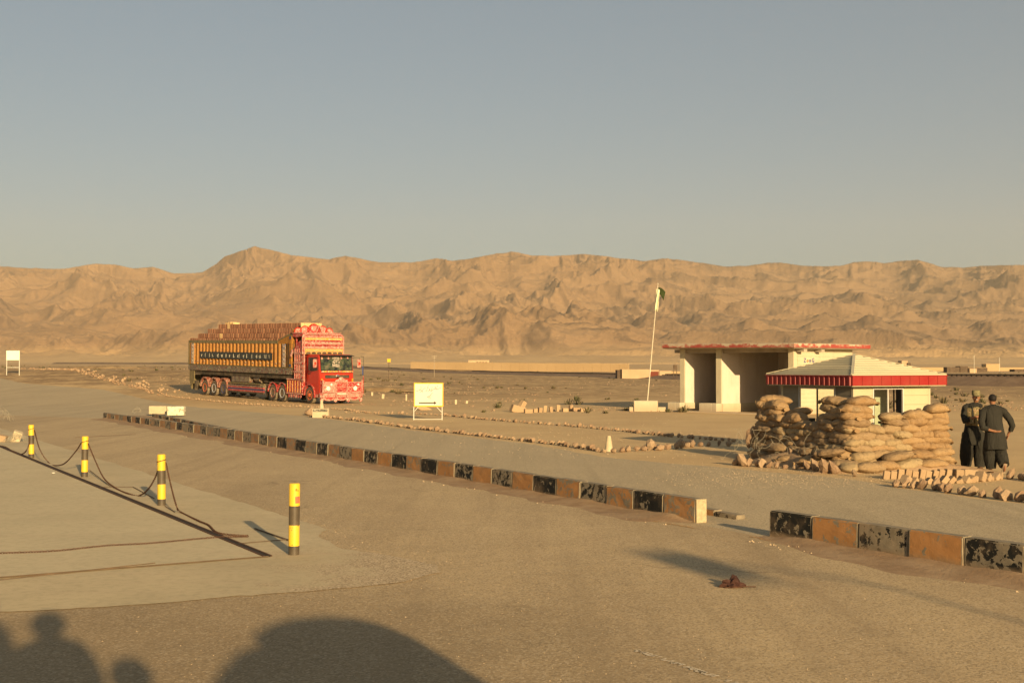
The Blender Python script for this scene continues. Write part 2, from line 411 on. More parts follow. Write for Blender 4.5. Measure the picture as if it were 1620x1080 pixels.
def m_asphalt(name, c0, c1, cd, scale=1.0, dark_area=False):
    t = NT(name, .93)
    v = t.vec('pos', rz=math.atan2(KD.x, KD.y))
    big = t.noise(.22, 6, .6, t.vec('pos', (1, .45, 1), rz=R(-30)))
    c = t.ramp(big, [(.33, c0), (.66, c1)])
    # tyre-polished and dusty bands along the road
    band = t.noise(.55, 5, .55, t.vec('pos', (1.3, .12, 1), rz=R(-29.7)))
    c = t.mix(t.ramp(band, [(.42, 0.0), (.66, .6)]), c, cd)
    patch = t.noise(.9, 8, .7)
    c = t.mix(t.ramp(patch, [(.48, 0.0), (.70, .5)]), c, cd)
    # darker asphalt towards the lower left of the carriageway and in broad patches
    if dark_area:
        dm = t.n('ShaderNodeVectorMath', operation='DISTANCE'); t.l(t.geo.outputs['Position'], dm.inputs[0]); dm.inputs[1].default_value = (-3.2, 8.2, 0)
        mk = t.ramp(t.math('ADD', t.math('DIVIDE', dm.outputs['Value'], 10), t.math('MULTIPLY', t.math('SUBTRACT', t.noise(.5, 5, .6), .5), .7)), [(.30, .62), (.56, 0.0)])
        c = t.mix(mk, c, tuple(x * .55 for x in c0))
        wk = t.noise(.16, 5, .6, t.vec('pos', (1.2, .30, 1), off=(9, 2, 0), rz=R(-30)))
        c = t.mix(t.ramp(wk, [(.30, .40), (.48, 0.0)]), c, tuple(x * .62 for x in c0))
    # aggregate speckle
    sp = t.vor(55 * scale, None, out='Color'); bw = t.n('ShaderNodeRGBToBW'); t.l(sp, bw.inputs[0])
    c = t.mix(t.ramp(bw.outputs[0], [(.25, .55), (.42, 0.0)]), c, tuple(x * .5 for x in c0))
    c = t.mix(t.ramp(bw.outputs[0], [(.66, 0.0), (.80, .40)]), c, (.60, .48, .33))
    grain = t.noise(120 * scale, 3, .7)
    c = t.mix(t.ramp(grain, [(.40, .35), (.55, 0.0)]), c, tuple(x * .5 for x in c0))
    ck = t.n('ShaderNodeTexVoronoi', feature='DISTANCE_TO_EDGE'); ck.inputs['Scale'].default_value = .33
    wv = t.n('ShaderNodeVectorMath', operation='ADD'); nz_ = t.n('ShaderNodeTexNoise'); nz_.inputs['Scale'].default_value = 1.6; nz_.inputs['Detail'].default_value = 5
    sc_ = t.n('ShaderNodeVectorMath', operation='SCALE'); sc_.inputs['Scale'].default_value = 1.1
    t.l(t.geo.outputs['Position'], nz_.inputs['Vector']); t.l(nz_.outputs['Color'], sc_.inputs[0]); t.l(sc_.outputs[0], wv.inputs[0]); t.l(t.geo.outputs['Position'], wv.inputs[1]); t.l(wv.outputs[0], ck.inputs['Vector'])
    cm = t.math('MULTIPLY', t.ramp(ck.outputs['Distance'], [(.003, .5), (.009, 0.0)]), t.ramp(t.noise(.4, 3), [(.56, 0.0), (.64, 1.0)]))
    c = t.mix(cm, c, tuple(x * .38 for x in c0))
    tr_ = t.noise(1.0, 3, .5, t.vec('pos', (2.6, .05, 1), off=(3, 0, 0), rz=R(-29.7)))
    c = t.mix(t.ramp(tr_, [(.34, .28), (.46, 0.0)]), c, tuple(x * .7 for x in c0))
    t.col(c); t.bump(bw.outputs[0], .45, .006); t.bump(t.noise(30, 5, .7), .4, .01); t.bump(t.noise(.8, 4, .5), .3, .06)
    return t.m
MA1 = m_asphalt('dusty_asphalt', (0.414, 0.301, 0.171), (0.502, 0.369, 0.209), (0.590, 0.443, 0.251), dark_area=True)
MA2 = m_asphalt('worn_road', (0.410, 0.325, 0.203), (0.479, 0.382, 0.239), (0.536, 0.422, 0.260))
def m_concrete(name, c, var=.12, fade=False):
    t = NT(name, .9)
    b = t.noise(.5, 7, .6); cc = t.ramp(b, [(.3, tuple(x*(1-var) for x in c)), (.7, tuple(x*(1+var) for x in c))])
    st = t.noise(1.2, 6, .6, t.vec('pos', (.25, 3, 1), rz=R(-12)))
    cc = t.mix(t.ramp(st, [(.5, 0.0), (.72, .45)]), cc, (.47, .36, .235))
    f = t.noise(9, 9, .75); cc = t.mix(t.ramp(f, [(.40, .30), (.52, 0.0)]), cc, tuple(x*.6 for x in c))
    if fade:      # towards its worn out end the slab disappears under grit
        s_ = t.n('ShaderNodeSeparateXYZ'); t.l(t.geo.outputs['Position'], s_.inputs[0])
        mk = t.ramp(t.math('ADD', t.math('MULTIPLY', t.math('ADD', s_.outputs[0], 3.6), .30), t.math('MULTIPLY', t.math('SUBTRACT', t.noise(1.6, 7, .7), .5), 1.5)), [(.30, 0.0), (.62, 1.0)])
        sp_ = t.vor(55, None, out='Color'); bw = t.n('ShaderNodeRGBToBW'); t.l(sp_, bw.inputs[0])
        rc = t.ramp(bw.outputs[0], [(.25, (.27, .20, .12)), (.5, (.44, .33, .20)), (.8, (.56, .44, .29))])
        cc = t.mix(mk, cc, rc)
    t.col(cc); t.bump(t.noise(40, 5, .7), .35, .006); return t.m
MC = m_concrete('apron_concrete', (0.482, 0.392, 0.242), fade=True)
MDECK = m_concrete('deck_concrete', (0.504, 0.420, 0.268), .08)
# road sheets
rl = [G(950,722), G(830,701), G(700,687), G(560,668), G(490,659), G(300,643)]
far_edge = [Vector((-41, 104, 0)), Vector((-60, 132, 0)), Vector((-105, 170, 0))]
road = [Vector((60, -40, 0)), Vector((60, 9, 0)), G(1620, 797) + Vector((3, -4, 0)), G(1620, 797), G(1420, 772), G(1340, 757), G(1165, 741), G(1060, 733)] + rl + [G(150,628)+Vector((0,2,0))] + far_edge + [Vector((-140, 150, 0)), Vector((-60, 85, 0)), Vector((-50, 50, 0)), Vector((-50, -40, 0))]
sheet('road', road, MA2, .006, 'worn grey tan road beyond the painted kerb', step=3, jit=.12, edge_step=.8)
# dusty near carriageway this side of the kerb
K1A = G(1099, 826.5); K1L = 42.3
K2A = G(1215, 848); K2D = Vector((.535, -.845, 0)).normalized()
near = [K1A + KD * K1L - KN * .1, K1A - KN*.1, K2A + KN * -.12, K2A + K2D * 9 - KN * .1, Vector((16, -20, 0)), Vector((-40, -40, 0)), Vector((-49, 30, 0)), Vector((-42, 55, 0)), Vector((-30, 62, 0))]
sheet('near_carriageway', near, MA1, .012, 'dusty brown asphalt in front of the painted kerb', step=3, jit=.06)
# concrete apron and the deck with its slot
DC = G(425, 882); DL = Vector((-KD.y, KD.x, 0)) * 1.0; DB = Vector((-.497, .868, 0))
ap = [G(0, 968) + Vector((-4, -2.0, 0)), G(0, 968), G(130, 962), G(250, 955), G(400, 943), G(560, 930), G(640, 921), G(700, 906), G(690, 894), G(620, 880), G(540, 868), G(505, 850)]
ap += [DC + DB * 2.0 + Vector((1.35, .78, 0)), DC + DB * 36 + Vector((1.25, .72, 0)), DC + DB * 36 + DL * 14, DC + DL * 16 - DB * 4]
sheet('concrete_apron', ap, MC, .019, 'weathered concrete apron under the bollards', step=1.5, jit=.03, seed=5, edge_step=.10)
deck = [DC, DC + DB * 31, DC + DB * 31 + DL * 12, DC + DL * 12]
sheet('concrete_deck', deck, MDECK, .026, 'smooth concrete deck bounded by the steel slot', step=4)
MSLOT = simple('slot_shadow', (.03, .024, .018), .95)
MRUST = simple('rusty_steel', (.085, .042, .024), .85, .35, 20, bump=.3)
mb = MB()
def strip(mb, a, b, w, z, t=.01):
    d = (b - a).normalized(); x = Vector((d.y, -d.x, 0)) * w / 2
    m = (a + b) / 2 + Vector((0, 0, z)); mb.obox(m, (b - a) / 2, x, (0, 0, t / 2))
sl_ = empty('steel_slot', DC, label='long dark steel lined slot along the edge of the concrete deck', cat='drain slot')
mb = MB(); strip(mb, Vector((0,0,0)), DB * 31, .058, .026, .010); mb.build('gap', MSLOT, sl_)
for s_ in (-1, 1):
    mb = MB(); off = Vector((DB.y, -DB.x, 0)) * .044 * s_
    strip(mb, off, off + DB * 31, .022, .031, .012); mb.build('edge_angle', MRUST, sl_)
mj = MB()
MJ = simple('joint_dirt', (.12, .082, .05), .95, .3, 8)
for a, b, w in ((DC - DB*.02, DC + DL * 12, .022), (G(250, 893)+Vector((-.02,0,0)), G(0, 920), .012), (G(404, 838), G(459, 857), .03), (G(380, 862), G(460, 855), .016), (G(120,663+30), G(215,688), .03), (G(160, 772), G(212, 772), .015), (G(212, 772), G(245, 790), .015)):
    strip(mj, a, b, w, .0315, .008)
mj.build('expansion_joints', MJ, kind='structure', label='thin dark joints between the concrete slabs')

# worn remains of painted lines
MWLN = simple('worn_line_paint', (.60, .50, .36), .9, .2, 12, coord='pos'); MOLN = simple('worn_orange_line', (.50, .30, .13), .9, .2, 12, coord='pos')
def worn_line(pts, w, mat, label, seed, keep=.5):
    r = random.Random(seed); mb = MB()
    for a, b in zip(pts, pts[1:]):
        L = (b - a).length; d = (b - a) / L; x = Vector((d.y, -d.x, 0)); n = int(L / .03)
        for i in range(n):
            q = a + d * (i * .03)
            if float(fbm(np.array([q.x * 2.3 + seed]), np.array([q.y * 2.3]), 3)[0]) > keep - .45: continue
            for s in (-.33, 0, .33):
                if r.random() < .62:
                    c = q + x * (s * w + r.uniform(-.2, .2) * w * .3); k = 6; rr_ = r.uniform(.010, .022)
                    ring = [(c.x + rr_ * 1.5 * r.uniform(.5, 1) * math.cos(2*PI*j/k), c.y + rr_ * r.uniform(.6, 1.2) * math.sin(2*PI*j/k), .0175 + tz(c.x, c.y)) for j in range(k)]
                    mb.add(ring, [tuple(range(k))])
    mb.build('worn_line', mat, fix=False, kind='structure', label=label)
worn_line([G(1008, 1029), G(1160, 1080), G(1190, 1092)], .06, MWLN, 'worn white painted line in the foreground asphalt', 3, .62)
worn_line([G(858, 975), G(885, 981)], .06, MWLN, 'worn white painted line in the foreground asphalt', 5, .55)
worn_line([G(1185, 849), G(1225, 857), G(1285, 871)], .08, MOLN, 'worn orange line beside the near kerb', 4, .8)
worn_line([G(985, 813), G(1040, 826), G(1100, 836)], .08, MOLN, 'worn orange line beside the long kerb', 6, .65)
# ---------------------------------------------------------------- painted kerbs
def m_kerb(name, paint, thr, bare=(.235, .195, .135), w=.05):
    t = NT(name, .85)
    v = t.vec('pos', (1, 1, 1)); v2 = t.vec('pos', off=(5, 3, 1))
    con = t.ramp(t.noise(7, 8, .7, v2), [(.35, tuple(x*.75 for x in bare)), (.65, tuple(x*1.15 for x in bare))])
    pc = t.ramp(t.noise(5, 5, .6, v), [(.3, tuple(x*.8 for x in paint)), (.7, tuple(x*1.1 for x in paint))])
    # paint has flaked off in patches; each block by a different amount
    wv = t.noise(8.5, 9, .66, v, .35)
    wv = t.math('ADD', wv, t.math('MULTIPLY', t.math('SUBTRACT', t.rand(), .5), .17))
    m = t.ramp(wv, [(thr, 1.0), (thr + .012, 0.0)])
    # object coordinates: x along, y out of the face, z up -> bare top, dusty foot and bare vertical edges
    ob = t.n('ShaderNodeSeparateXYZ'); t.l(t.tc.outputs['Object'], ob.inputs[0])
    nz = t.n('ShaderNodeSeparateXYZ'); t.l(t.geo.outputs['True Normal'], nz.inputs[0])
    top = t.math('LESS_THAN', nz.outputs[2], .5)
    m = t.math('MULTIPLY', m, top)
    edge = t.math('LESS_THAN', t.math('ADD', t.math('ABSOLUTE', ob.outputs[0]), t.math('MULTIPLY', wv, .05)), .385)
    m = t.math('MULTIPLY', m, edge)
    c = t.mix(m, con, pc)
    d = t.ramp(t.math('ADD', ob.outputs[2], t.math('MULTIPLY', t.noise(6, 5, .7, v2), .12)), [(.07, .85), (.16, 0.0)])
    c = t.mix(d, c, (.30, .205, .12))
    c = t.mix(t.ramp(t.noise(2.5, 5, .6, v2), [(.5, 0.0), (.75, .4)]), c, (.32, .22, .13))
    t.col(c); t.bump(wv, .6, .008); t.bump(t.noise(45, 4, .7, v2), .35, .006); return t.m
MKB = m_kerb('flaked_black_paint', (.014, .014, .012), .515)
MKO = m_kerb('flaked_orange_paint', (.40, .20, .075), .545)
MKB2 = m_kerb('faded_black_paint', (.02, .019, .016), .50)
MKO2 = m_kerb('faded_orange_paint', (.33, .18, .085), .525)
MKC = simple('kerb_concrete', (.33, .27, .17), .9, .2, 7, bump=.6)
def kerb_mesh(L, hgt, w, mat, seed, name='block'):
    """a precast kerb block, chamfered, slightly uneven"""
    r = random.Random(seed); bm = bmesh.new(); bmesh.ops.create_cube(bm, size=1)
    for v in bm.verts:
        v.co.x *= L; v.co.y = v.co.y * w; v.co.z = (v.co.z + .5) * (hgt + .05) - .05
        if v.co.z > .1: v.co.y *= .9
    bmesh.ops.bevel(bm, geom=bm.edges[:], offset=.014, segments=2, affect='EDGES')
    bmesh.ops.subdivide_edges(bm, edges=[e for e in bm.edges if e.calc_length() > .15], cuts=2, use_grid_fill=True)
    for v in bm.verts:
        v.co += Vector((r.uniform(-.002,.002), r.uniform(-.004,.004), r.uniform(-.003,.003)))
    me = bpy.data.meshes.new(name); bm.to_mesh(me); bm.free()
    me.materials.append(mat); me.polygons.foreach_set('use_smooth', [False]*len(me.polygons)); return me
KH, KW = .355, .20
kme = {}
for key, mt in (('b', MKB), ('o', MKO), ('b2', MKB2), ('o2', MKO2)):
    kme[key] = [kerb_mesh(.772, KH, KW, mt, 3 + q) for q in range(3)]
def kerb_row(name, p0, d, n, first, label, faded_from=99, sunk=None, normal=None, L=.78, hscale=1):
    root = empty(name, p0, label=label, cat='kerb')
    nn = Vector((d.y, -d.x, 0)); ang = math.atan2(d.y, d.x)
    for i in range(n):
        c = d * (L * (i + .5)) + nn * (KW / 2 if normal is None else normal)
        k = ('b' if (i + first) % 2 else 'o') + ('2' if i >= faded_from else '')
        zz = 0 if sunk is None else sunk(i)
        c = c + Vector((0, 0, tz(p0.x + c.x, p0.y + c.y) + zz + rnd.uniform(-.005, .005)))
        inst('block', kme[k][i % 3], c + nn * rnd.uniform(-.011, .011), (rnd.uniform(-.012, .012), rnd.uniform(-.009, .009), ang + rnd.uniform(-.012, .012)), (L/.78, 1, hscale), root)
    return root
k1 = kerb_row('painted_kerb', K1A, KD, 54, 0, 'long kerb of flaking orange and black blocks running back past the truck', faded_from=17,
              sunk=lambda i: -max(0, i - 30) * .004)
mb = MB()
nn = KN
mb.obox(KN * KW / 2 + Vector((0, 0, .175)) - KD * .013, KD * .012, KN * KW * .46, (0, 0, .172))
bm_ = mb.build('broken_end', simple('broken_concrete', (.41, .34, .21), .9, .25, 14, bump=1.0), k1)
k2 = kerb_row('painted_kerb', K2A, K2D, 12, 1, 'kerb of flaking black and orange blocks at the right edge of the picture', normal=-.10)
# the far kerb of the narrow island
F1 = K1A + KD * 21.9 + KN * .13; F0 = K1A + KD * 39 + KN * .35; fl = (F0 - F1).length
kerb_row('island_kerb', F1, (F0 + KN * .9 - F1).normalized(), int(fl / .78), 1, 'low back kerb of the narrow traffic island, orange and black',
         faded_from=0, sunk=lambda i: -.03)
# fallen kerb pieces in the gap
fp = empty('fallen_kerb_piece', G(1120, 817), label='low orange and black kerb piece lying in the gap between the two painted kerbs', cat='kerb piece')
dd = (G(1158, 827) - G(1120, 817)).normalized(); ang = math.atan2(K2D.y, K2D.x)
inst('block', kme['o'][0], (.05, .35, -.245), (0, 0, ang), (.62, 1, .95), fp)
inst('block', kme['b'][1], (.31, -.08, -.262), (0, .03, ang), (.62, 1, .95), fp)
# sand drifted against the kerb foot
MDR = NT('drifted_sand', .97)
MDR.col(MDR.mix(MDR.ramp(MDR.noise(2.2, 7, .68), [(.4, 0.0), (.65, 1.0)]), (.27, .175, .10), (.36, .25, .15)))
MDR.bump(MDR.noise(18, 6, .7), .8, .02); MDR.bump(MDR.noise(90, 3, .7), .5, .006); MDR = MDR.m
def drift(p0, d, L, side, w0, h0, seed, label):
    mb = MB(); n = int(L / .12); x = Vector((-d.y, d.x, 0)) * side; prof = 7
    vs = []
    for i in range(n + 1):
        q = i * L / n; ph = seed * 7.1
        w = w0 * (1 + .55 * float(fbm(np.array([q * .45 + ph]), np.array([ph]), 3)[0]) * 1.6); hh = h0 * (1 + 1.1 * float(fbm(np.array([q * .8 + ph]), np.array([3.1]), 3)[0]))
        end = min(1, q / .5, (L - q) / .5); w = max(.05, w * (.3 + .7 * end)); hh = max(.004, hh * end)
        for k in range(prof + 1):
            u = k / prof; p = p0 + d * q + x * (u * w - .01)
            z = hh * (1 - u) ** 1.7 + .010 * float(fbm(np.array([p.x * 6]), np.array([p.y * 6]), 2)[0]) * (1 - u)
            vs.append((p.x, p.y, tz(p.x, p.y) + .014 + z if k < prof else tz(p.x, p.y) + .006))
    fs = [(i*(prof+1)+k, i*(prof+1)+k+1, (i+1)*(prof+1)+k+1, (i+1)*(prof+1)+k) for i in range(n) for k in range(prof)]
    mb.add(vs, fs, True)
    o = mb.build('sand_drift', MDR, kind='structure', label=label)
    if o.data.polygons[10].normal.z < 0: o.data.flip_normals()
drift(K1A, KD, 42, 1, .62, .05, 1, 'reddish sand drifted against the foot of the long kerb')
drift(K2A + KN * -.10, K2D, 9, -1, .70, .05, 2, 'reddish sand drifted against the foot of the near kerb')
# island fill
sheet('island_fill', [K1A + KD*22 + KN*.2, F1 + KN*.1, F0 + KN*.9, K1A + KD*41.5 + KN*.2], MDR, .20, 'dirt filling the narrow traffic island', step=2)
# two broken concrete blocks on the island
MWB = simple('lime_washed_concrete', (.46, .38, .25), .85, .12, 4, bump=.4)
def m_speckle():
    t = NT('flaking_whitewash', .85); v = t.vec('obj')
    c = t.ramp(t.noise(7, 7, .7, v, .4), [(.40, (.05, .045, .035)), (.44, (.62, .55, .40)), (.7, (.66, .60, .45))])
    t.col(c); t.bump(t.noise(20, 5, .7, v), .4, .01); return t.m
MSPK = m_speckle()
def cblock(name, x0, x1, y0, y1, py_b, mat, label, dep=.35, lift=0, rz=.12, **kw):
    g = G((x0 + x1) / 2, py_b); D = g.y; s = F / D
    mb = MB(); w = (x1 - x0) / s; h = (y1 - y0) / s
    mb.bbox(-w/2, w/2, 0, dep, -.03, h, .025)
    o = mb.build(name, mat, loc=(g.x, g.y, tz(g.x, g.y) + lift), label=label, cat='concrete block', **kw); o.rotation_euler.z = rz; return o
cblock('concrete_block', 235, 263.5, 649, 661, 658, MWB, 'plain cream concrete block on the traffic island beside the speckled one', lift=.12, rz=-.1)
cblock('concrete_block', 264.5, 291, 649.5, 663, 659.5, MSPK, 'white concrete block with flaking black marks on the traffic island', lift=.10, rz=-.03)

# ---------------------------------------------------------------- bollards and chains
MY = simple('yellow_bollard_paint', (.72, .46, .018), .45, .06, 3, coord='obj', spec=.4, dust=.30, chips=(.06, .045, .03))
MBK = simple('black_bollard_paint', (.028, .026, .020), .5, .2, 3, spec=.35, dust=.30, chips=(.30, .20, .04))
MRED = simple('faded_red_sticker', (.55, .13, .07), .7, .3, 40)
MINK = simple('black_ink', (.015, .012, .01), .7)
bp = [G(51, 725), G(135, 755), G(257, 800), G(466, 878)]
bl = ['yellow and black bollard farthest away, next to the concrete chunk', 'yellow and black bollard second from the far end of the chain',
      'yellow and black bollard between two sagging chains, third from the far end', 'nearest yellow and black bollard, with a small red sticker and black scrawl']
for i, p in enumerate(bp):
    hb = [.83, .84, .84, .865][i]; r0 = .066
    b = empty('bollard', (p.x, p.y, .018), label=bl[i], cat='bollard', group='yellow and black bollards along the concrete deck')
    b.rotation_euler = ([.012, -.010, .0, -.006][i], [-.012, .008, -.010, .006][i], 0)
    z1, z2, z3 = hb * .125, hb * .415, hb * .685
    MB().lathe([(r0, -.02), (r0, z1)], 20).build('black_band', MBK, b)
    MB().lathe([(r0 + .001, z1), (r0 + .001, z2)], 20).build('yellow_band', MY, b)
    MB().lathe([(r0, z2), (r0, z3)], 20).build('black_band', MBK, b)
    MB().lathe([(r0 + .001, z3), (r0 + .001, hb - .012), (r0 * .86, hb), (.001, hb + .001)], 20).build('yellow_top', MY, b)
    if i < 3:
        MB().tube([( (r0+.006)*math.cos(a), (r0+.006)*math.sin(a), hb*.87 + .02*math.cos(a*1)) for a in np.linspace(0, 2*PI, 18, endpoint=False)], .007, 6, closed=True).build('chain_loop', MRUST, b)
    else:
        def wrap(a0, a1, z0, z1_, mat, nm, lumps=1):
            mb = MB(); k = 6; vs = []
            for q in range(k + 1):
                a = a0 + (a1 - a0) * q / k; rr_ = r0 + .0035
                vs += [(rr_*math.cos(a), rr_*math.sin(a), z0), (rr_*math.cos(a), rr_*math.sin(a), z1_)]
            mb.add(vs, [(2*q, 2*q+2, 2*q+3, 2*q+1) for q in range(k)]); mb.build(nm, mat, b)
        wrap(-1.25, -.30, hb*.725, hb*.82, MRED, 'sticker')
        for a, z, w, h_ in ((-1.15, .905, .10, .022), (-1.05, .89, .05, .012), (-.88, .897, .16, .008), (-.7, .888, .05, .02), (-1.22, .89, .04, .03), (-.98, .905, .05, .02)):
            wrap(a, a + w, hb*z, hb*z + h_, MINK, 'scrawl')
        for a, z, w, h_ in ((-1.9, .345, .1, .012), (-2.1, .375, .07, .01), (-1.75, .375, .05, .016), (-.75, .405, .3, .008), (-1.8, .05+.09, .2, .008)):
            wrap(a, a + w, hb*z, hb*z + h_, MBK, 'paint_chip')
link_me = None
def chain(path, label, link_len=.045, r=.0048, sz=1.0, group='rusty chains of the bollards'):
    """one mesh of interlocking rust-brown links following the path"""
    pts = [Vector(p) for p in path]; dense = []
    for i in range(len(pts) - 1):                       # Catmull-Rom
        p0, p1, p2, p3 = pts[max(i-1,0)], pts[i], pts[i+1], pts[min(i+2, len(pts)-1)]
        for q in range(24):
            t = q / 24; dense.append(.5*((2*p1)+(p2-p0)*t+(2*p0-5*p1+4*p2-p3)*t*t+(3*p1-p0-3*p2+p3)*t**3))
    dense.append(pts[-1])
    out = []; acc = 0; nxt = 0
    for a, b in zip(dense, dense[1:]):
        L = (b - a).length
        while acc + L >= nxt and L > 0:
            out.append((a.lerp(b, (nxt - acc) / L), (b - a).normalized())); nxt += link_len * .72
        acc += L
    mb = MB()
    for k, (p, d) in enumerate(out):
        up = Vector((0,0,1)); x = d.cross(up); x = x.normalized() if x.length > .01 else Vector((1,0,0)); y = x.cross(d)
        a = PI/4 + (PI/2 if k % 2 else 0) + rnd.uniform(-.2,.2); side = x*math.cos(a) + y*math.sin(a)
        lp = [p + d*(link_len/2*sz)*math.cos(q) + side*(link_len*.30*sz)*math.sin(q) for q in np.linspace(0, 2*PI, 7, endpoint=False)]
        mb.tube(lp, r, 4, closed=True)
    return mb.build('chain', MRUST, fix=False, label=label, cat='chain', group=group)
def att(i, z=.73): return Vector((bp[i].x, bp[i].y, z))
g = lambda x, y, z=.034: G(x, y) + Vector((0, 0, z))
def hang(a, b, drop, low=None): return [a, a.lerp(b, .25) - Vector((0,0,drop*.75)), a.lerp(b, .5) - Vector((0,0,drop)), a.lerp(b, .75) - Vector((0,0,drop*.75)), b]
chain([G(-90,702)+Vector((0,0,.3)), g(-30, 706), g(5, 707), g(22, 716), g(34, 720), P(43, 712, bp[0].y-.3), P(48, 695, bp[0].y-.1), att(0)+Vector((-.07,0,0))], 'rusty chain hanging from the farthest bollard toward the left edge of the picture')
chain([att(0)+Vector((.07,0,-.02)), P(64, 710, 29.4), g(78, 733), g(88, 738), P(104, 732, 27.0), P(122, 712, 26.1), att(1)+Vector((-.07,0,0))], 'rusty chain sagging between the two farthest bollards')
chain([att(1)+Vector((.07,0,-.02)), P(151, 726, 25.1), P(166, 756, 24.2), g(186, 775), g(205, 783), g(222, 786), P(238, 770, 21.0), P(250, 746, 20.5), att(2)+Vector((-.07,0,0))], 'rusty chain sagging between the second and third bollards')
chain([att(2)+Vector((.07,0,-.02)), P(271, 765, 19.9), P(280, 798, 19.2), g(287, 812), g(315, 826), g(331, 833), g(345, 845), g(372, 849), g(394, 850)], 'rusty chain dropping from the third bollard onto the concrete')
chain([g(392, 851), g(340, 853), g(240, 862), g(170, 866), g(105, 873), g(60, 876), g(0, 878), g(-80, 882), g(-160, 880)], 'rusty chain lying straight across the concrete deck')
# thin slack wires on the ground behind the bollards
MB().tube([g(143, 745, .03), g(152, 752, .03), g(175, 770, .03)], .006, 4).build('loose_wire', MRUST, label='thin wire on the ground beside the second bollard', cat='wire')
MB().tube([g(262, 802, .03), g(278, 812, .03)], .006, 4).build('loose_wire', MRUST, label='short thin wire on the ground beside the third bollard', cat='wire')

# ---------------------------------------------------------------- rocks
def rock_mesh(seed, mat, name='stone', flat=1.0, sub=1, crack=.28):
    r = random.Random(seed); bm = bmesh.new(); bmesh.ops.create_icosphere(bm, subdivisions=1, radius=.5)
    for v in bm.verts: v.co *= 1 + r.uniform(-crack, crack)
    for v in bm.verts: v.co.z *= flat
    if sub > 1:
        bmesh.ops.subdivide_edges(bm, edges=bm.edges[:], cuts=1, use_grid_fill=True)
        for v in bm.verts: v.co *= 1 + r.uniform(-.07, .07)
        bmesh.ops.subdivide_edges(bm, edges=bm.edges[:], cuts=1, use_grid_fill=True)
        for v in bm.verts: v.co *= 1 + r.uniform(-.025, .025)
    zmin = min(v.co.z for v in bm.verts)
    for v in bm.verts: v.co.z -= zmin + .08
    me = bpy.data.meshes.new(name); bm.to_mesh(me); bm.free(); me.materials.append(mat); return me
def m_stone(name, a, b, bsc=30):
    t = NT(name, .92); v = t.vec('obj')
    c = t.mix(t.rand(), a, b); c = t.mix(t.ramp(t.noise(6, 6, .7, v), [(.4, 0.0), (.7, .6)]), c, (.40, .29, .18))
    t.col(c); t.bump(t.noise(bsc, 5, .7, v), .6, .02); return t.m
MST = m_stone('field_stone', (.20, .125, .08), (.33, .235, .15))
MGV = m_stone('grit', (.34, .26, .17), (.46, .35, .23))
MBR = m_stone('sun_dried_brick', (.30, .20, .115), (.38, .27, .16))
ROCK = [rock_mesh(i, MST, 'stone') for i in range(8)]
ROCK2 = [rock_mesh(i + 40, MST, 'stone', sub=2, crack=.22) for i in range(6)]
def brick_mesh(seed, mat=None, name='brick'):
    r = random.Random(seed); bm = bmesh.new(); bmesh.ops.create_cube(bm, size=1)
    bmesh.ops.bevel(bm, geom=bm.edges[:], offset=.07, segments=1, affect='EDGES')
    for v in bm.verts: v.co += Vector([r.uniform(-.035, .035) for _ in range(3)])
    for v in bm.verts: v.co.z += .42
    me = bpy.data.meshes.new(name); bm.to_mesh(me); bm.free(); me.materials.append(mat or MBR); return me
BRK = [brick_mesh(i) for i in range(5)]
def along(pts, step):
    out = []; acc = 0; nxt = 0
    for a, b in zip(pts, pts[1:]):
        L = (b - a).length
        while nxt <= acc + L: out.append((a.lerp(b, (nxt - acc) / L), (b - a).normalized())); nxt += step
        acc += L
    return out
def stone_row(px, step, size, label, group, meshes=None, var=.3, lean=.35, wob=.05, name='edging_stone', stuff=False, order=None):
    pts = [G(*p) if len(p) == 2 else Vector((p[0], p[1], 0)) for p in px]
    mb = MB()
    for i, (p, d) in enumerate(along(pts, step)):
        me = (meshes or ROCK)[rnd.randrange(len(meshes or ROCK))]
        s = size * rnd.uniform(1 - var, 1 + var); ang = math.atan2(d.y, d.x)
        q = p + Vector((rnd.uniform(-wob, wob), rnd.uniform(-wob, wob), 0)); q.z = tz(q.x, q.y) + .006
        rot = (rnd.uniform(-.25, .25), lean * rnd.uniform(.3, 1.5), ang + rnd.uniform(-.35, .35)); sc = (s * .75, s * 1.1, s * rnd.uniform(.8, 1.25))
        if stuff:
            M = Matrix.Translation(q) @ Euler(rot).to_matrix().to_4x4() @ Matrix.Diagonal((*sc, 1))
            mb.add([M @ v.co for v in me.vertices], [list(f.vertices) for f in me.polygons])
        else: inst(name, me, q, rot, sc, label=(order % ORD[min(i, 19)] if order else label), cat='stone', group=group)
    if stuff: mb.build(name, MST, kind='stuff', label=label)
A_ = [(490,659.5),(520,661),(560,665),(620,673),(655,678),(700,683),(760,690),(830,698),(890,705),(930,711),(957,716)]
B_ = [(548,653),(600,654),(655,655),(700,657),(760,663),(830,669),(900,674),(930,677),(1000,684),(1060,691),(1110,695),(1165,699)]
stone_row(A_, .25, .145, 'small upright stone in the front row of stones edging the grey road', 'stones of the front edging row')
stone_row(B_, .27, .135, 'small upright stone in the back row of stones behind the arrow sign', 'stones of the back edging row')
stone_row([(972,716),(1000,714),(1035,711),(1050,713)], .30, .22, 'pale stone in the short row right of the white cone', 'pale stones right of the cone', order='%s pale stone rightwards from the white cone')
stone_row([(1058,711),(1090,707),(1130,705),(1170,706)], .34, .23, 'dark stone in the shaded row left of the sandbags', 'shaded stones left of the sandbags')
stone_row([(262,632.0),(300,634.5),(360,638),(420,641.5),(500,645),(545,648.5),(600,655)], .30, .115, 'row of small red brown stones in front of the truck wheels', None, stuff=True, name='stone_row')
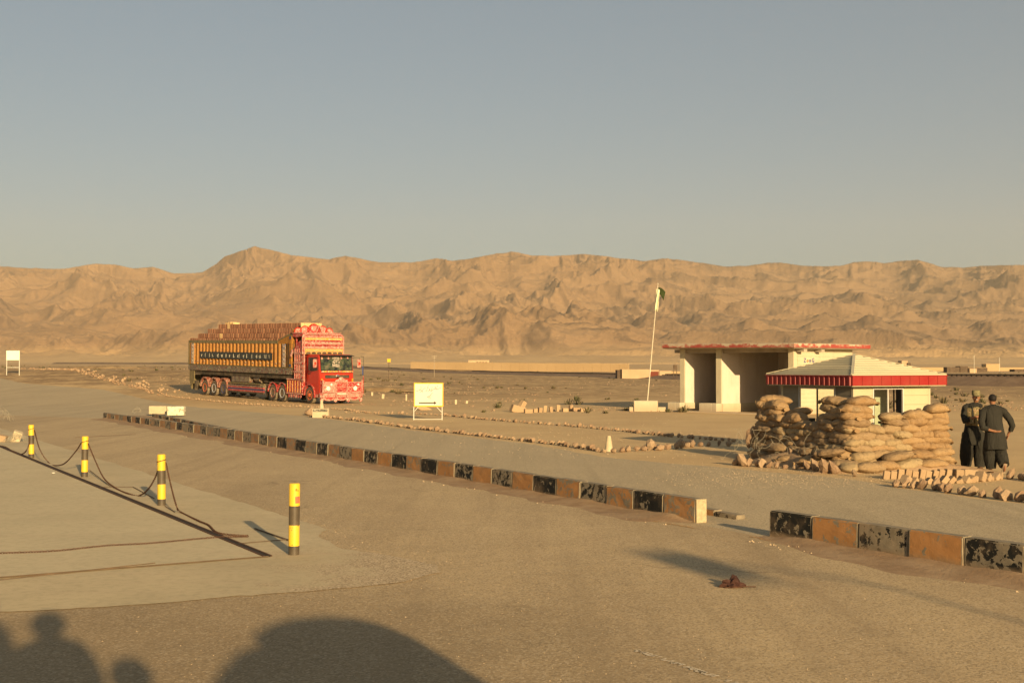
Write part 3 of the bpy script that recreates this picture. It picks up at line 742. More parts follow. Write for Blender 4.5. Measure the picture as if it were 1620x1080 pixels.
stone_row([(30,606),(90,611),(150,618),(210,625),(262,632)], .5, .16, 'rubble strip along the far side of the road', None, stuff=True, name='rubble_strip', wob=.5)
stone_row([(60,609),(120,614),(200,621),(270,629)], .7, .22, 'rubble strip along the far side of the road', None, stuff=True, name='rubble_strip', wob=1.2)
# around the sandbag post
stone_row([(1163,735),(1185,737),(1205,738.5),(1225,740),(1245,741),(1262,742.5)], .20, .21, 'leaning stone in the row at the foot of the shaded sandbag wall', 'leaning stones below the sandbags', ROCK2, lean=.6, var=.2, order='%s leaning stone from the left in the row at the foot of the shaded sandbags')
for px, py, s, lb in ((1171,735,.30,'leftmost pale stone of the row below the sandbags'), (1178,737,.34,'second pale stone from the left end of the row below the sandbags'), (1277,742,.26,'brown slab leaning right of the small stone row below the sandbags'),
                  (1292,745,.34,'pinkish slab leaning below the dirt mound'), (1307,748,.36,'tall pinkish slab leaning beside the sandbag corner'), (1322,749,.34,'pale wedge stone at the sandbag corner'),
                  (1352,753,.20,'small grey stone lying just in front of the sandbag corner'), (1262,735,.42,'large pale pointed stone standing in front of the dirt mound')):
    p = G(px, py); inst('leaning_stone', ROCK2[rnd.randrange(6)], (p.x, p.y, .004), (rnd.uniform(-.1,.4), -.55, rnd.uniform(.2,.9)), (s*.62, s*.8, s*1.15), label=lb, cat='stone')
for i, (p, d) in enumerate(along([G(1400,757), G(1450,757), G(1505,756)], .145)):
    me = BRK[i % 5]; inst('upright_brick', me, (p.x, p.y, .004), (0, .18 + rnd.uniform(-.08,.08), math.atan2(d.y, d.x) + rnd.uniform(-.1,.1)), (.125, .12, rnd.uniform(.17,.21)),
                          label='%s upright mud brick from the left in the neat row below the lit sandbags' % ORD[i], cat='brick', group='upright bricks below the sandbags')
for px, py, w, h_, lb in ((1516, 756, .22, .20, 'wide mud brick near the right end of the brick row'), (1532, 756, .30, .20, 'widest mud brick ending the brick row by the soldier')):
    p = G(px, py); inst('upright_brick', BRK[1], (p.x, p.y, .004), (0, .05, .1), (w, .2, h_), label=lb, cat='brick', group='upright bricks below the sandbags')
stone_row([(1430,766),(1480,764),(1520,763),(1560,760),(1582,757)], .17, .15, 'small pointed stone in the zigzag row behind the large stones', 'zigzag row of pointed stones', BRK, lean=.75, var=.2, wob=.02, order='%s pointed stone from the left in the small zigzag row behind the large stones')
stone_row([(1412,770),(1450,772),(1490,776)], .19, .21, 'dark leaning stone in the large front row at right', 'large stones of the front row at right', ROCK2, lean=.5, var=.15, order='%s dark leaning stone from the left in the front row below the brick row')
stone_row([(1497,779),(1540,784),(1590,790),(1640,796),(1700,802)], .27, .25, 'large leaning stone in the front row toward the right edge', 'large stones of the front row at right', ROCK2, lean=.5, var=.25, order='%s large leaning stone counting rightwards in the front row toward the right edge')
stone_row([(1592,757),(1610,758),(1640,762),(1680,766)], .2, .2, 'dark stone in the short row right of the two men', 'dark stones right of the men', ROCK2, lean=.4, order='%s dark stone from the left in the short row right of the two men')
# litter of the verge: toppled kerb stones in the middle distance
for px, py, w, h_, d_, rz, tl, lb in ((818,651.5,.72,.36,.4,.3,.25,'long toppled concrete slab at the left of the rubble line'), (823,646,.28,.5,.3,.8,.5,'broken slab standing up behind the toppled one'),
        (836,653,.42,.22,.3,.2,0,'low flat block right of the toppled slab'), (847,652,.2,.2,.2,.3,0,'small square rubble cube in the line'), (854,652,.18,.26,.2,.4,.1,'small dark edged rubble block'), (862,651.5,.16,.36,.2,0,.1,'short upright rubble block'),
        (872,651.5,.15,.3,.2,.2,-.1,'narrow rubble block near the middle of the line'), (883,650.5,.2,.38,.2,.1,0,'tall narrow rubble block in the middle of the line'), (894,651,.3,.2,.2,.3,0,'squat rubble block right of the tall one'), (903,650,.18,.34,.2,.5,0,'upright rubble block near the right end'),
        (913,650.5,.5,.22,.25,.25,0,'flat rubble block near the right end'), (924,651,.4,.18,.25,.3,.06,'flat end block of the rubble line'), (721,639,.14,.30,.15,.2,0,'lone white marker stone right of the arrow sign'), (738,638,.14,.2,.15,.2,.2,'small leaning marker stone'),
        (606,631.5,.18,.36,.2,0,.1,'white marker stone left of the arrow sign'), (643,634,.10,.48,.1,0,0,'thin white marker post left of the arrow sign'), (589,628,.14,.3,.15,0,0,'white marker stone near the truck bumper')):
    p = G(px, py); me = BRK[rnd.randrange(5)]
    o = inst('rubble_block', me, (p.x, p.y, tz(p.x, p.y)), (tl*.4, tl, rz), (w, d_, h_), label=lb, cat='concrete block')
    o.material_slots[0].link = 'OBJECT'; o.material_slots[0].material = MWB if px in (606, 643, 589, 721, 738) else MBR
# truncated cones
def cone(px, py, h, r0, r1, label):
    p = G(px, py)
    MB().lathe([(r0*1.05, -.02), (r0, .02), (r1*1.05, h*.93), (r1*.9, h), (.001, h)], 14).build('marker_cone', MWB, loc=(p.x, p.y, tz(p.x, p.y)+.004), label=label, cat='marker cone')
cone(963, 713.5, .42, .115, .055, 'whitewashed concrete cone at the corner of the stone rows')
cone(509, 648, .52, .135, .06, 'whitewashed concrete cone in front of the truck bumper')
# white block with a dark nameplate by the road
p = G(507, 660.5)
b = empty('marker_block', (p.x, p.y, .0), rz=-.02, label='low cream block with a dark lettered plate below the truck cone', cat='concrete block')
s_ = F / p.y
MB().bbox(-.37, .37, 0, .3, -.03, .42, .015).build('body', MWB, b)
MB().box(-.33, .32, -.008, -.002, .275, .385).build('name_plate', simple('dark_plate', (.035, .032, .026), .7), b)
mb = MB(); x = -.30
for q in range(13):
    w = rnd.uniform(.012, .03); mb.obox((x, -.011, .33 + rnd.uniform(-.012,.012)), (w*.7, 0, rnd.uniform(-.01,.02)), (0, .002, 0), (rnd.uniform(-.008,.008), 0, rnd.uniform(.006,.03))); x += .047
mb.build('lettering', simple('plate_letters', (.5, .45, .33), .8), b)
for px, py, s in ((489,657,.5),(484,655,.26),(497,658.5,.22)):
    p = G(px, py); inst('boulder', ROCK2[int(px) % 6], (p.x, p.y, 0), (.2,.3,.5), (s, s, s), label={489:'rough brown boulder left of the lettered block',484:'small stone left of the brown boulder',497:'small stone between boulder and lettered block'}[px], cat='stone')
# concrete chunk and scrap at the left edge
p = G(24, 699)
inst('concrete_chunk', brick_mesh(77, MWB, 'concrete_chunk'), (p.x, p.y, .02), (.15, .35, .4), (.26, .22, .36), label='tilted pale concrete chunk near the farthest bollard', cat='concrete block')
p = G(3, 699); inst('mud_brick', brick_mesh(78, MBR, 'mud_brick'), (p.x, p.y, .02), (.1, .2, .2), (.3, .25, .22), label='reddish broken brick at the left edge of the picture', cat='brick')
def tangle(name, c, rad, n, seed, label, z=.25, r=.004, mat=None, cat='wire', **kw):
    rr_ = random.Random(seed); mb = MB()
    for k in range(n):
        pts = []; ph = rr_.uniform(0, 6.3); R0 = rad * rr_.uniform(.4, 1); ax = rr_.uniform(.3, 1)
        tilt = rr_.uniform(-.8, .8); rot = rr_.uniform(0, 3.1)
        for q in range(16):
            a = ph + q * .42 ; x_ = R0 * math.cos(a) * ax + rr_.uniform(-.03, .03); y_ = R0 * .5 * math.sin(a * .7)
            zz = abs(R0 * math.sin(a) * .7 + .1 * math.sin(a * 2.1 + tilt)) * z / .25 + .02
            pts.append((c[0] + x_ * math.cos(rot) - y_ * math.sin(rot), c[1] + x_ * math.sin(rot) + y_ * math.cos(rot), zz + c[2]))
        mb.tube(pts, r, 4)
    return mb.build(name, mat or MRUST, fix=False, label=label, cat=cat, **kw)
MWIRE = simple('galvanised_wire', (.30, .27, .20), .6, .3, 9)
tangle('wire_tangle', (*G(22, 700).xy, .0), .6, 6, 3, 'tangle of thin wire around the concrete chunk', .18, .0035, MWIRE)
tangle('wire_tangle', (*G(0, 668).xy, .0), 1.1, 5, 5, 'thin wire coil on the road at the left edge behind the chunk', .22, .0035, MWIRE)
tangle('wire_tangle', (*G(217, 655).xy, .05), .6, 2, 8, 'thin bent wire loop on the far end of the traffic island', .15, .008, MWIRE)
# litter in the foreground
p = G(1157, 928)
b = empty('rag_litter', (p.x, p.y, .014), rz=.1, label='crumpled brown leathery scrap with a thin stick on the asphalt', cat='litter')
MLR = simple('brown_leather_scrap', (.055, .024, .018), .75, .4, 18, bump=.5)
r_ = random.Random(5); bm = bmesh.new(); bmesh.ops.create_icosphere(bm, subdivisions=3, radius=1)
for v in bm.verts:
    n_ = float(fbm(np.array([v.co.x*1.9+3]), np.array([v.co.y*1.9+v.co.z*2.3]), 3)[0])
    s_ = 1 + .9 * n_; x_, y_, z_ = v.co
    v.co = Vector((x_ * .125 * s_, y_ * .085 * s_, max(0, z_) * (.075 * s_ + .03 * math.exp(-((x_ - .15)*3)**2))))
me = bpy.data.meshes.new('scrap'); bm.to_mesh(me); bm.free(); me.materials.append(MLR); o = inst('scrap', me, (0,0,0), parent=b)
MB().tube([(-.10,-.085,.006),(.02,-.10,.010),(.12,-.08,.012),(.235,-.06,.006)], .005, 5).build('stick', MRUST, b)
MB().lathe([(.035,0),(.035,.012),(.001,.013)], 9).build('bottle_cap', simple('white_plastic', (.7,.66,.55), .5), loc=(*G(86, 750).xy, .034), label='small white bottle cap lying beside the steel slot', cat='litter')
# loose gravel and pebbles
def gravel(name, n, region, smin, smax, seed, mat, label, dens=None):
    r = np.random.RandomState(seed); mb = MB(); base = [(1,0,-.2),(-.5,.87,-.2),(-.5,-.87,-.2),(.1,.1,.7)]
    k = 0; V = []; Fc = []
    while k < n:
        x, y = region(r)
        if dens is not None and float(fbm(np.array([x*dens]), np.array([y*dens]), 3)[0]) < r.rand()*.3 - .05: continue
        s = smin + (smax - smin) * r.rand() ** 3; a = r.rand() * 6.28; ca, sa = math.cos(a), math.sin(a); z0 = tz(x, y) + .012
        b0 = len(V)
        for (u, v, w) in base:
            u *= 1 + r.uniform(-.3, .3); v *= 1 + r.uniform(-.3, .3); V.append((x + s*(u*ca - v*sa), y + s*(u*sa + v*ca), z0 + s*w))
        Fc += [(b0, b0+1, b0+3), (b0+1, b0+2, b0+3), (b0+2, b0, b0+3)]; k += 1
    mb.v = V; mb.f = Fc; mb.smooth = [False]*len(Fc); mb.mi = [0]*len(Fc)
    mb.build(name, mat, fix=False, kind='stuff', label=label)
def reg_px(x0, x1, y0, y1):
    def f(r):
        wx, wy = x1 - x0, y1 - y0     # soft edged patch
        px = x0 + wx * (r.rand() * .7 + r.rand() * .3); D = H*F/((y0-HY) + wy * (r.rand() + r.rand()) / 2) if wy < 100 else H*F/((y0-HY) + wy * r.rand())
        return (px - 810) / F * D, D
    return f
gravel('road_grit', 2600, reg_px(0, 1620, 700, 1080), .003, .011, 1, MGV, 'grit scattered over the dusty asphalt')
gravel('kerb_debris', 500, lambda r: tuple((K1A + KD * (42 * r.rand()**1.5) - KN * (.02 + .7 * r.rand()**1.7)).xy), .006, .028, 2, MGV, 'crumbs of stone along the kerb foot')
gravel('kerb_debris', 260, lambda r: tuple((K2A + K2D * (6 * r.rand()) - KN * (.12 + .7 * r.rand()**1.7)).xy), .006, .028, 3, MGV, 'crumbs of stone along the near kerb foot')
gravel('verge_gravel', 6500, reg_px(1000, 1700, 728, 776), .004, .014, 4, MGV, 'loose gravel in front of the sandbag post')
gravel('yard_gravel', 3500, reg_px(500, 1700, 640, 735), .006, .022, 5, MGV, 'loose gravel on the yard around the stone rows')
gravel('apron_gravel', 1500, lambda r: tuple((G(330, 800).lerp(G(690, 905), r.rand()) + Vector((r.normal(0,.55), r.normal(0,.5), 0))).xy), .004, .013, 6, MGV, 'gravel spilled over the concrete edge')
def plain_reg(r):
    D = 62 * math.exp(r.rand() * 2.1); return (r.uniform(-.46, .46)) * D, D
def off_road(f):
    def h(r):
        while True:
            x, y = f(r)
            if y > 62 and (x > -.22*y or y > 100 or True):
                # skip the road strip
                s = (x + 9.0) * .869 + (y - 60) * .495
                if s > 1.5: return x, y
    return h
gravel('plain_stones', 9000, off_road(plain_reg), .02, .13, 7, MST, 'stones strewn over the desert plain', dens=.05)
# dry tufts of scrub
MSC = NT('dry_scrub', .9); MSC.col(MSC.mix(MSC.ramp(MSC.noise(.8, 3), [(.4, 0.0), (.6, 1.0)]), (.13, .10, .055), (.085, .085, .040))); MSC = MSC.m
def scrub():
    r = random.Random(9); mb = MB(); V = []; Fc = []
    for k in range(900):
        D = 60 * math.exp(r.random() * 1.9); x = r.uniform(-.44, .44) * D; y = D
        if (x + 9) * .869 + (y - 60) * .495 < 2: continue
        if float(fbm(np.array([x*.04]), np.array([y*.04]), 3)[0]) < r.random()*.25 - .05: continue
        R0 = r.uniform(.12, .5); z0 = tz(x, y)
        for q in range(26):
            a = r.uniform(0, 6.28); t_ = r.uniform(.1, 1); rr_ = R0 * r.uniform(.2, 1); hh = R0 * r.uniform(.4, 1.0) * (1 - .4*rr_/R0)
            bx, by = x + math.cos(a)*rr_*.5, y + math.sin(a)*rr_*.5; tx, ty = x + math.cos(a)*rr_, y + math.sin(a)*rr_
            wx, wy = -math.sin(a)*.035, math.cos(a)*.035; b0 = len(V)
            V += [(bx-wx, by-wy, z0), (bx+wx, by+wy, z0), (tx+wx*.6, ty+wy*.6, z0+hh), (tx-wx*.6, ty-wy*.6, z0+hh*.9)]; Fc.append((b0, b0+1, b0+2, b0+3))
    mb.v = V; mb.f = Fc; mb.smooth = [False]*len(Fc); mb.mi = [0]*len(Fc)
    mb.build('desert_scrub', MSC, fix=False, kind='stuff', label='low dry scrub tufts on the plain')
scrub()
# ---------------------------------------------------------------- sandbag post
def m_bag(name, a, b):
    t = NT(name, .95); v = t.vec('obj')
    c = t.mix(t.rand(), a, b)
    c = t.mix(t.ramp(t.noise(3.5, 6, .7, v), [(.4, 0.0), (.68, .55)]), c, (.32, .23, .14))
    c = t.mix(t.ramp(t.noise(9, 7, .75, t.vec('obj', off=(2,7,1))), [(.36, .6), (.46, 0.0)]), c, tuple(x*.55 for x in a))
    t.col(c)
    wv = t.n('ShaderNodeTexWave', wave_type='BANDS'); wv.inputs['Scale'].default_value = 60; wv.inputs['Distortion'].default_value = 1.5
    t.l(v, wv.inputs[0]); t.bump(wv.outputs[1], .15, .003); t.bump(t.noise(7, 6, .7, v, .6), .7, .03); return t.m
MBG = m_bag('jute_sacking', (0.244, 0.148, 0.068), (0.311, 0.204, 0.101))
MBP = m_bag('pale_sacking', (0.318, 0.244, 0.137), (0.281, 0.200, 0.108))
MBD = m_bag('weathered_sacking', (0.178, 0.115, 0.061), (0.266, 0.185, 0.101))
def bag_mesh(seed, mat, tie=True, fat=1.0, sag=.0):
    r = np.random.RandomState(seed); nu, nv = 30, 22; ph = r.rand(10) * 6.28
    T = np.linspace(-1, 1, nu + 1)[:, None]; A = (2 * np.pi * np.arange(nv) / nv)[None, :]
    at = np.abs(T); ca, sa = np.cos(A), np.sin(A)
    w = np.maximum((1 - at ** (3.4 + 2 * r.rand())) ** .52, .22); h = np.maximum((1 - at ** (2.4 + r.rand())) ** .62, .07)
    if tie: w = w * np.where(T > .84, .62, 1); h = h * np.where(T > .84, .8, 1)
    cy = .12 * np.sin(T * 2.2 + ph[0]); cz = sag * (1 - T * T) - .07 * np.sin(T * 1.9 + ph[1])
    e = .80
    x_ = np.sign(ca) * np.abs(ca) ** e; z_ = np.sign(sa) * np.abs(sa) ** .95; z_ = np.where(z_ < 0, z_ * .8, z_)
    cx3, cy3, cz3 = T + 0 * A, ca + 0 * T, sa + 0 * T
    n1 = fbm(cx3 * 1.7 + seed * 3.1, cy3 * 1.1 + cz3 * 1.3 + seed, 3); n2 = fbm(cx3 * 5 + seed, cy3 * 2.4 + cz3 * 3 - seed, 3)
    d = 1 + .20 * n1 + .10 * n2
    d = d + .10 * np.maximum(0, at - .55) / .45 * np.sin(A * 6 + ph[4] + T * 2)       # gathered folds
    crease = np.exp(-((T - .5 * math.sin(ph[5]) - .12 * np.sin(A + ph[6])) / .07) ** 2); d = d - .10 * crease
    X_ = T * .53 + .02 * n1 + 0 * A; Y_ = (cy + x_ * w * d) * .5; Z_ = (cz + z_ * h * d * fat) * .5
    V = np.stack([X_, Y_, Z_], -1).reshape(-1, 3).tolist()
    Fc = [(i*nv+k, i*nv+(k+1)%nv, (i+1)*nv+(k+1)%nv, (i+1)*nv+k) for i in range(nu) for k in range(nv)]
    Fc.append(tuple(range(nv-1,-1,-1))); Fc.append(tuple(nu*nv+k for k in range(nv)))
    mb = MB(); mb.add(V, Fc, True)
    if tie:      # the knotted ear of sacking past the tie
        V2 = []
        for (x, s_) in ((.51, .10), (.535, .07), (.57, .15), (.60, .19)):
            for k in range(8):
                a = 2*PI*k/8; V2.append((x + .01*math.sin(a*3+ph[7]), math.cos(a)*s_*1.15, math.sin(a)*s_*(.8+.3*math.sin(2*a+ph[1])) - (x-.51)*.8))
        mb.add(V2, [(i*8+k, i*8+(k+1)%8, (i+1)*8+(k+1)%8, (i+1)*8+k) for i in range(3) for k in range(8)] + [tuple(24+k for k in range(8))], True)
    me = mb.mesh('sandbag', mat)
    me.polygons.foreach_set('use_smooth', [True]*len(me.polygons)); return me
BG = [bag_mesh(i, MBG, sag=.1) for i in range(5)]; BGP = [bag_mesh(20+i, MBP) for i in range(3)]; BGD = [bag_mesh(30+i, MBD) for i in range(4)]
SC = Vector((7.50, 27.35, 0))
def dirv(a): return Vector((math.cos(R(a)), math.sin(R(a)), 0))
LD, RD = dirv(113), dirv(15)
TH = .140
def sbag(p, ang, L, w, h, mats, lab, grp, tilt=0, roll=0, end=False):
    me = mats[rnd.randrange(len(mats))]
    if rnd.random() < .5: ang += PI
    inst('sandbag', me, p, (roll, tilt, ang), (L, w, h), label=lab, cat='sandbag', group=grp)
def bagwall(c0, d, out, L, blen, top, lab, grp, mats_of, side):
    ang = math.atan2(d.y, d.x)
    for k in range(13):
        off = rnd.uniform(0, .5) if k % 2 else rnd.uniform(-.1,.15)
        q = -.22 + (off * blen * .6 if k else 0); nth = 0
        while q < L:
            bl = blen * rnd.uniform(.84, 1.2); rem = L + .10 - q
            if rem < .27: break
            if bl > rem or rem - bl * .93 < .27: bl = rem
            m = q + bl / 2
            n = top(m / L)
            if k < n:
                batter = max(0, 9 - k) * .022 + (.10 if k < 3 else 0) * rnd.uniform(.4, 1.5)
                w = rnd.uniform(.36, .44); h = TH * rnd.uniform(1.6, 1.9)
                sagz = -.02 * abs(fbm(np.array([m * .8 + 9*side]), np.array([k * .35]), 2)[0]) * 5
                z = TH * (k + .5) + float(sagz) + .0
                p = c0 + d * m + out * (batter - .02 + rnd.uniform(-.018, .018)); p.z = z
                sbag(p, ang + rnd.uniform(-.13, .13), bl * 1.14, w, h * (1.15 if k >= n-1 else 1.05), mats_of(k, m / L), '%s sandbag from the corner in the %s course up, %s' % (ORD[nth], ORD[k], lab), grp, rnd.uniform(-.11, .11), rnd.uniform(-.12, .12))
            q += bl * .93; nth += 1
RO, LO = Vector((RD.y, -RD.x, 0)), Vector((-LD.y, LD.x, 0))
def topR(t): return 10 if t < .26 else (7 if t < .34 else (8 if t < .72 else 9))
def topL(t): return 10 if t < .22 else (8 if t < .34 else (7 if t < .48 else (8 if t < .70 else 10)))
bagwall(SC + RD * .1 - RO * .12, RD, RO, 2.26, .54, topR, 'sunlit right face', 'sandbags of the sunlit right face',
        lambda k, t: (BG if t > .55 or k > 8 else (BGP if rnd.random() < .45 else BG + BGD)), 1)
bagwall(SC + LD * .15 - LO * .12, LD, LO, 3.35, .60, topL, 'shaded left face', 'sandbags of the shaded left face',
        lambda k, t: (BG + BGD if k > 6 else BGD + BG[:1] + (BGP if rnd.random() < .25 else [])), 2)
# crowning and slumped bags, each where it lies
def one(px, D, z, a, L, w, h, mats, lab, tilt=0, roll=0):
    x = (px - 810) / F * D
    inst('sandbag', mats[rnd.randrange(len(mats))], (x, D, z), (roll, tilt, R(a)), (L, w, h), label=lab, cat='sandbag')
one(1362, 27.65, 1.50, 20, .72, .46, .27, BG, 'plump golden sandbag topping the corner of the post', .03)
one(1323, 28.2, 1.48, 128, .80, .46, .25, BG, 'brown sandbag on top of the wall just left of the corner', -.05)
one(1480, 27.95, 1.33, 15, .56, .46, .27, BG, 'fat sandbag crowning the right end of the wall')
one(1226, 30.6, 1.45, 160, .80, .46, .27, BG, 'brown sandbag crowning the left end of the wall')
one(1263, 29.7, 1.17, 150, .66, .44, .24, BG, 'tied sandbag sloping down right of the left crown', .25)
one(1408, 27.7, 1.17, 22, .58, .40, .24, BGP, 'pale cream sandbag next to the tall corner stack')
for px, D, z, a, L, h, mats, lab, tl in ((1292, 27.9, .17, 175, .9, .26, BG, 'long sandbag slumped at the foot of the shaded face', .1), (1330, 27.05, .13, 150, .85, .28, BGD, 'dusty slumped sandbag at the foot of the corner', .05),
        (1345, 26.85, .12, 60, .6, .24, BGP, 'split pale sandbag at the foot of the corner', -.1), (1375, 26.8, .10, 15, .7, .26, BGD, 'flattened dusty sandbag on the ground right of the corner', 0),
        (1400, 26.95, .12, 25, .6, .24, BG, 'dust covered sandbag lying above the brick row', .1), (1436, 27.15, .15, 30, .8, .26, BGP, 'half buried sandbag behind the brick row', -.06), (1475, 27.3, .13, 32, .75, .24, BG, 'half buried sandbag at the right end of the brick row', .05),
        (1420, 27.1, .34, 20, .7, .22, BGD, 'torn sandbag with a dark hole above the brick row', -.15), (1255, 28.9, .14, 190, .8, .24, BGD, 'buried sandbag in the dirt mound at left', 0), (1310, 27.4, .38, 140, .7, .22, BGD, 'sandbag leaning out of the shaded face near the corner', .2)):
    one(px, D, z, a, L, .44, h, mats, lab, tl)
# spilled earth at the foot
def mound(name, c, rx, ry, h, rz, seed, label, mat=None):
    n, m = 14, 36; mb = MB(); V = [(c[0], c[1], c[2] + h)]
    for i in range(1, n + 1):
        u = i / n
        for k in range(m):
            a = 2*PI*k/m; rad = 1 + .22 * math.sin(2*a + seed) + .12 * math.sin(5*a + seed*2)
            x = rx * u * rad * math.cos(a); y = ry * u * rad * math.sin(a)
            z = h * (1 - u*u)**1.4 + .03 * float(fbm(np.array([x*3+seed]), np.array([y*3]), 3)[0]) * (1 - u)
            V.append((c[0] + x*math.cos(rz) - y*math.sin(rz), c[1] + x*math.sin(rz) + y*math.cos(rz), c[2] + z - .012 * (u > .99)))
    Fc = [(0, 1 + k, 1 + (k+1) % m) for k in range(m)] + [(1+i*m+k, 1+(i+1)*m+k, 1+(i+1)*m+(k+1)%m, 1+i*m+(k+1)%m) for i in range(n-1) for k in range(m)]
    mb.add(V, Fc, True); return mb.build(name, mat or MDR, kind='structure', label=label)
mound('dirt_mound', (6.55, 28.9, .0), 1.25, .6, .30, R(118), 1.0, 'heap of earth spilled at the foot of the shaded sandbags')
mound('dirt_mound', (8.6, 27.2, .0), 1.8, .5, .22, R(12), 2.0, 'earth spilled at the foot of the sunlit sandbags')
for px_, py_, rx, ry, hh, rz in ((600,622,4,2.0,.35,.2),(170,604,9,4,.5,.1),(1300,640,3,1.5,.3,0)):
    c = G(px_, py_); mound('earth_berm', (c.x, c.y, tz(c.x, c.y) - .02), rx, ry, hh, rz, px_ * .1, 'low earth berm on the plain', MG)
def scraggle(c, ax, L, hgt, n, seed, label):
    r = random.Random(seed); mb = MB()
    for k in range(n):
        p = Vector(c) + ax * r.uniform(0, L) + Vector((0, 0, r.uniform(.05, hgt))); dv = Vector((r.gauss(0,1), r.gauss(0,1)*.4, r.gauss(0,1))).normalized(); pts = [p.copy()]
        for q in range(9):
            dv = (dv + Vector((r.gauss(0,.5), r.gauss(0,.3), r.gauss(0,.55)))).normalized(); p = p + dv * .085; p.z = min(max(p.z, .03), hgt + .15); pts.append(p.copy())
            if q % 3 == 1: mb.tube([p, p + Vector((r.uniform(-.03,.03), 0, r.uniform(-.03,.03)))], .003, 4)
        mb.tube(pts, .0032, 4)
    mb.build('barbed_wire', MWIRE, fix=False, label=label, cat='barbed wire')
scraggle(SC + LD*2.6 + LO*.42, LD, 1.3, .62, 16, 21, 'tangled barbed wire hanging over the left end of the sandbags')
scraggle(SC + LD*.6 + LO*.45, LD, 1.8, .66, 18, 22, 'tangled barbed wire along the middle of the shaded sandbags')
p = SC + LD * 3.75 + LO * .15; inst('standing_slab', ROCK2[2], (p.x, p.y, .3), (.2, .1, .5), (.34, .25, .62), label='upright rounded grey slab at the left end of the sandbags', cat='stone')

# ---------------------------------------------------------------- guard kiosk
MKR = simple('cream_sheet_metal', (.44, .40, .275), .5, .05, 2, spec=.35, dust=.25)
MKF = simple('red_sheet_metal', (.25, .010, .010), .45, .10, 2, spec=.35, dust=.12)
MKW = simple('cream_wall_panel', (.44, .40, .265), .6, .05, 2, dust=.25)
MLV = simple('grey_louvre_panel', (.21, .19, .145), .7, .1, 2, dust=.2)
MKP = simple('grey_window_frame', (.48, .46, .42), .5, .08, 4)
MFR = simple('black_frame', (.02, .018, .015), .6)
t = NT('kiosk_glass', .06); t.t.nodes.remove(t.b)
g1 = t.n('ShaderNodeBsdfTransparent'); g1.inputs[0].default_value = (.93, .96, .93, 1); g2 = t.n('ShaderNodeBsdfGlossy'); g2.inputs['Roughness'].default_value = .05
g3 = t.n('ShaderNodeMixShader'); g3.inputs[0].default_value = .07; t.l(g1.outputs[0], g3.inputs[1]); t.l(g2.outputs[0], g3.inputs[2]); t.l(g3.outputs[0], t.t.nodes['Material Output'].inputs[0])
MGL = t.m
KE, EZ = Vector((8.06, 29.2, 0)), 1.85
k_ = empty('guard_kiosk', KE, rz=R(27), label='small cream guard kiosk with a red edged hip roof behind the sandbags', cat='kiosk')
# local frame: x along the right face (27 deg), y along the left face (117 deg)
SX, SY = 3.05, 3.2
fh = .225
def fascia(side, n, corr):
    L = SX if side in (0, 2) else SY
    w = L / n
    for i in range(n):
        a = i * w; mb = MB()
        if corr:    # folded trapezoid rib panel
            pr = [(0, 0), (.3, 0), (.38, -.028), (.62, -.028), (.7, 0), (1, 0)]
            poly = [(a + u * w, o_) for u, o_ in pr] + [(a + w, .012), (a, .012)]
            for z0, z1 in ((EZ, EZ + fh),):
                if side == 1: mb.prism([(o_, u) for u, o_ in poly], z0, z1, 'xy')
                elif side == 3: mb.prism([(SX - o_, u) for u, o_ in poly], z0, z1, 'xy')
        else:
            if side == 0: mb.box(a + .004, a + w - .004, -.012, .006, EZ, EZ + fh); mb.box(a + w - .012, a + w - .0035, -.022, -.012, EZ, EZ + fh)
            else: mb.box(a + .004, a + w - .004, SY - .006, SY + .012, EZ, EZ + fh)
        mb.build('fascia_panel', MKF, k_)
fascia(0, 10, False); fascia(1, 18, True); fascia(2, 10, False); fascia(3, 18, True)
mb = MB()
for (x0, x1, y0, y1) in ((-.02, SX+.02, -.026, .012), (-.035, .012, .012, SY+.02), (SX-.012, SX+.035, .012, SY), (0, SX, SY-.012, SY+.026)): mb.box(x0, x1, y0, y1, EZ + fh + .001, EZ + fh + .018)
mb.build('gutter_trim', MKF, k_)
NC = 11; cx, cy = SX / 2, SY / 2; rise = .50; z0 = EZ + fh + .02
for i in range(NC):
    u0, u1 = i / NC, (i + 1) / NC
    i0, i1 = u0 * .985 - .004, u1 * .985; za = z0 + rise * u0; zb = z0 + rise * u1
    def ring(u, z): return [(cx - cx*(1-u), cy - cy*(1-u), z), (cx + cx*(1-u), cy - cy*(1-u), z), (cx + cx*(1-u), cy + cy*(1-u), z), (cx - cx*(1-u), cy + cy*(1-u), z)]
    mb = MB(); r0_, r1_, r2_, r3_ = ring(i0, za), ring(i0 + .004, za + .032), ring(i1, zb - .004), ring(i1 + .03, za)
    V = r0_ + r1_ + r2_ + r3_; Fc = []
    for a in range(3):
        for q in range(4): Fc.append((a*4+q, a*4+(q+1)%4, (a+1)*4+(q+1)%4, (a+1)*4+q))
    for q in range(4): Fc.append((12+q, 12+(q+1)%4, (q+1)%4, q))
    if i == NC - 1: Fc.append((8, 9, 10, 11))
    mb.add(V, Fc); mb.build('roof_course', MKR, k_)
mb = MB()
for a, b in (((0,0),(cx,cy)), ((SX,0),(cx,cy)), ((0,SY),(cx,cy)), ((SX,SY),(cx,cy))):
    mb.bar((a[0], a[1], z0 + .03), (b[0], b[1], z0 + rise + .03), .07, .015)
mb.build('hip_cap', MKR, k_)
MB().box(.01, SX-.01, .013, SY-.013, EZ - .022, EZ - .002).build('soffit', MKW, k_)
IN = .27
x0, x1, y0, y1 = IN, SX - IN, IN, SY - IN
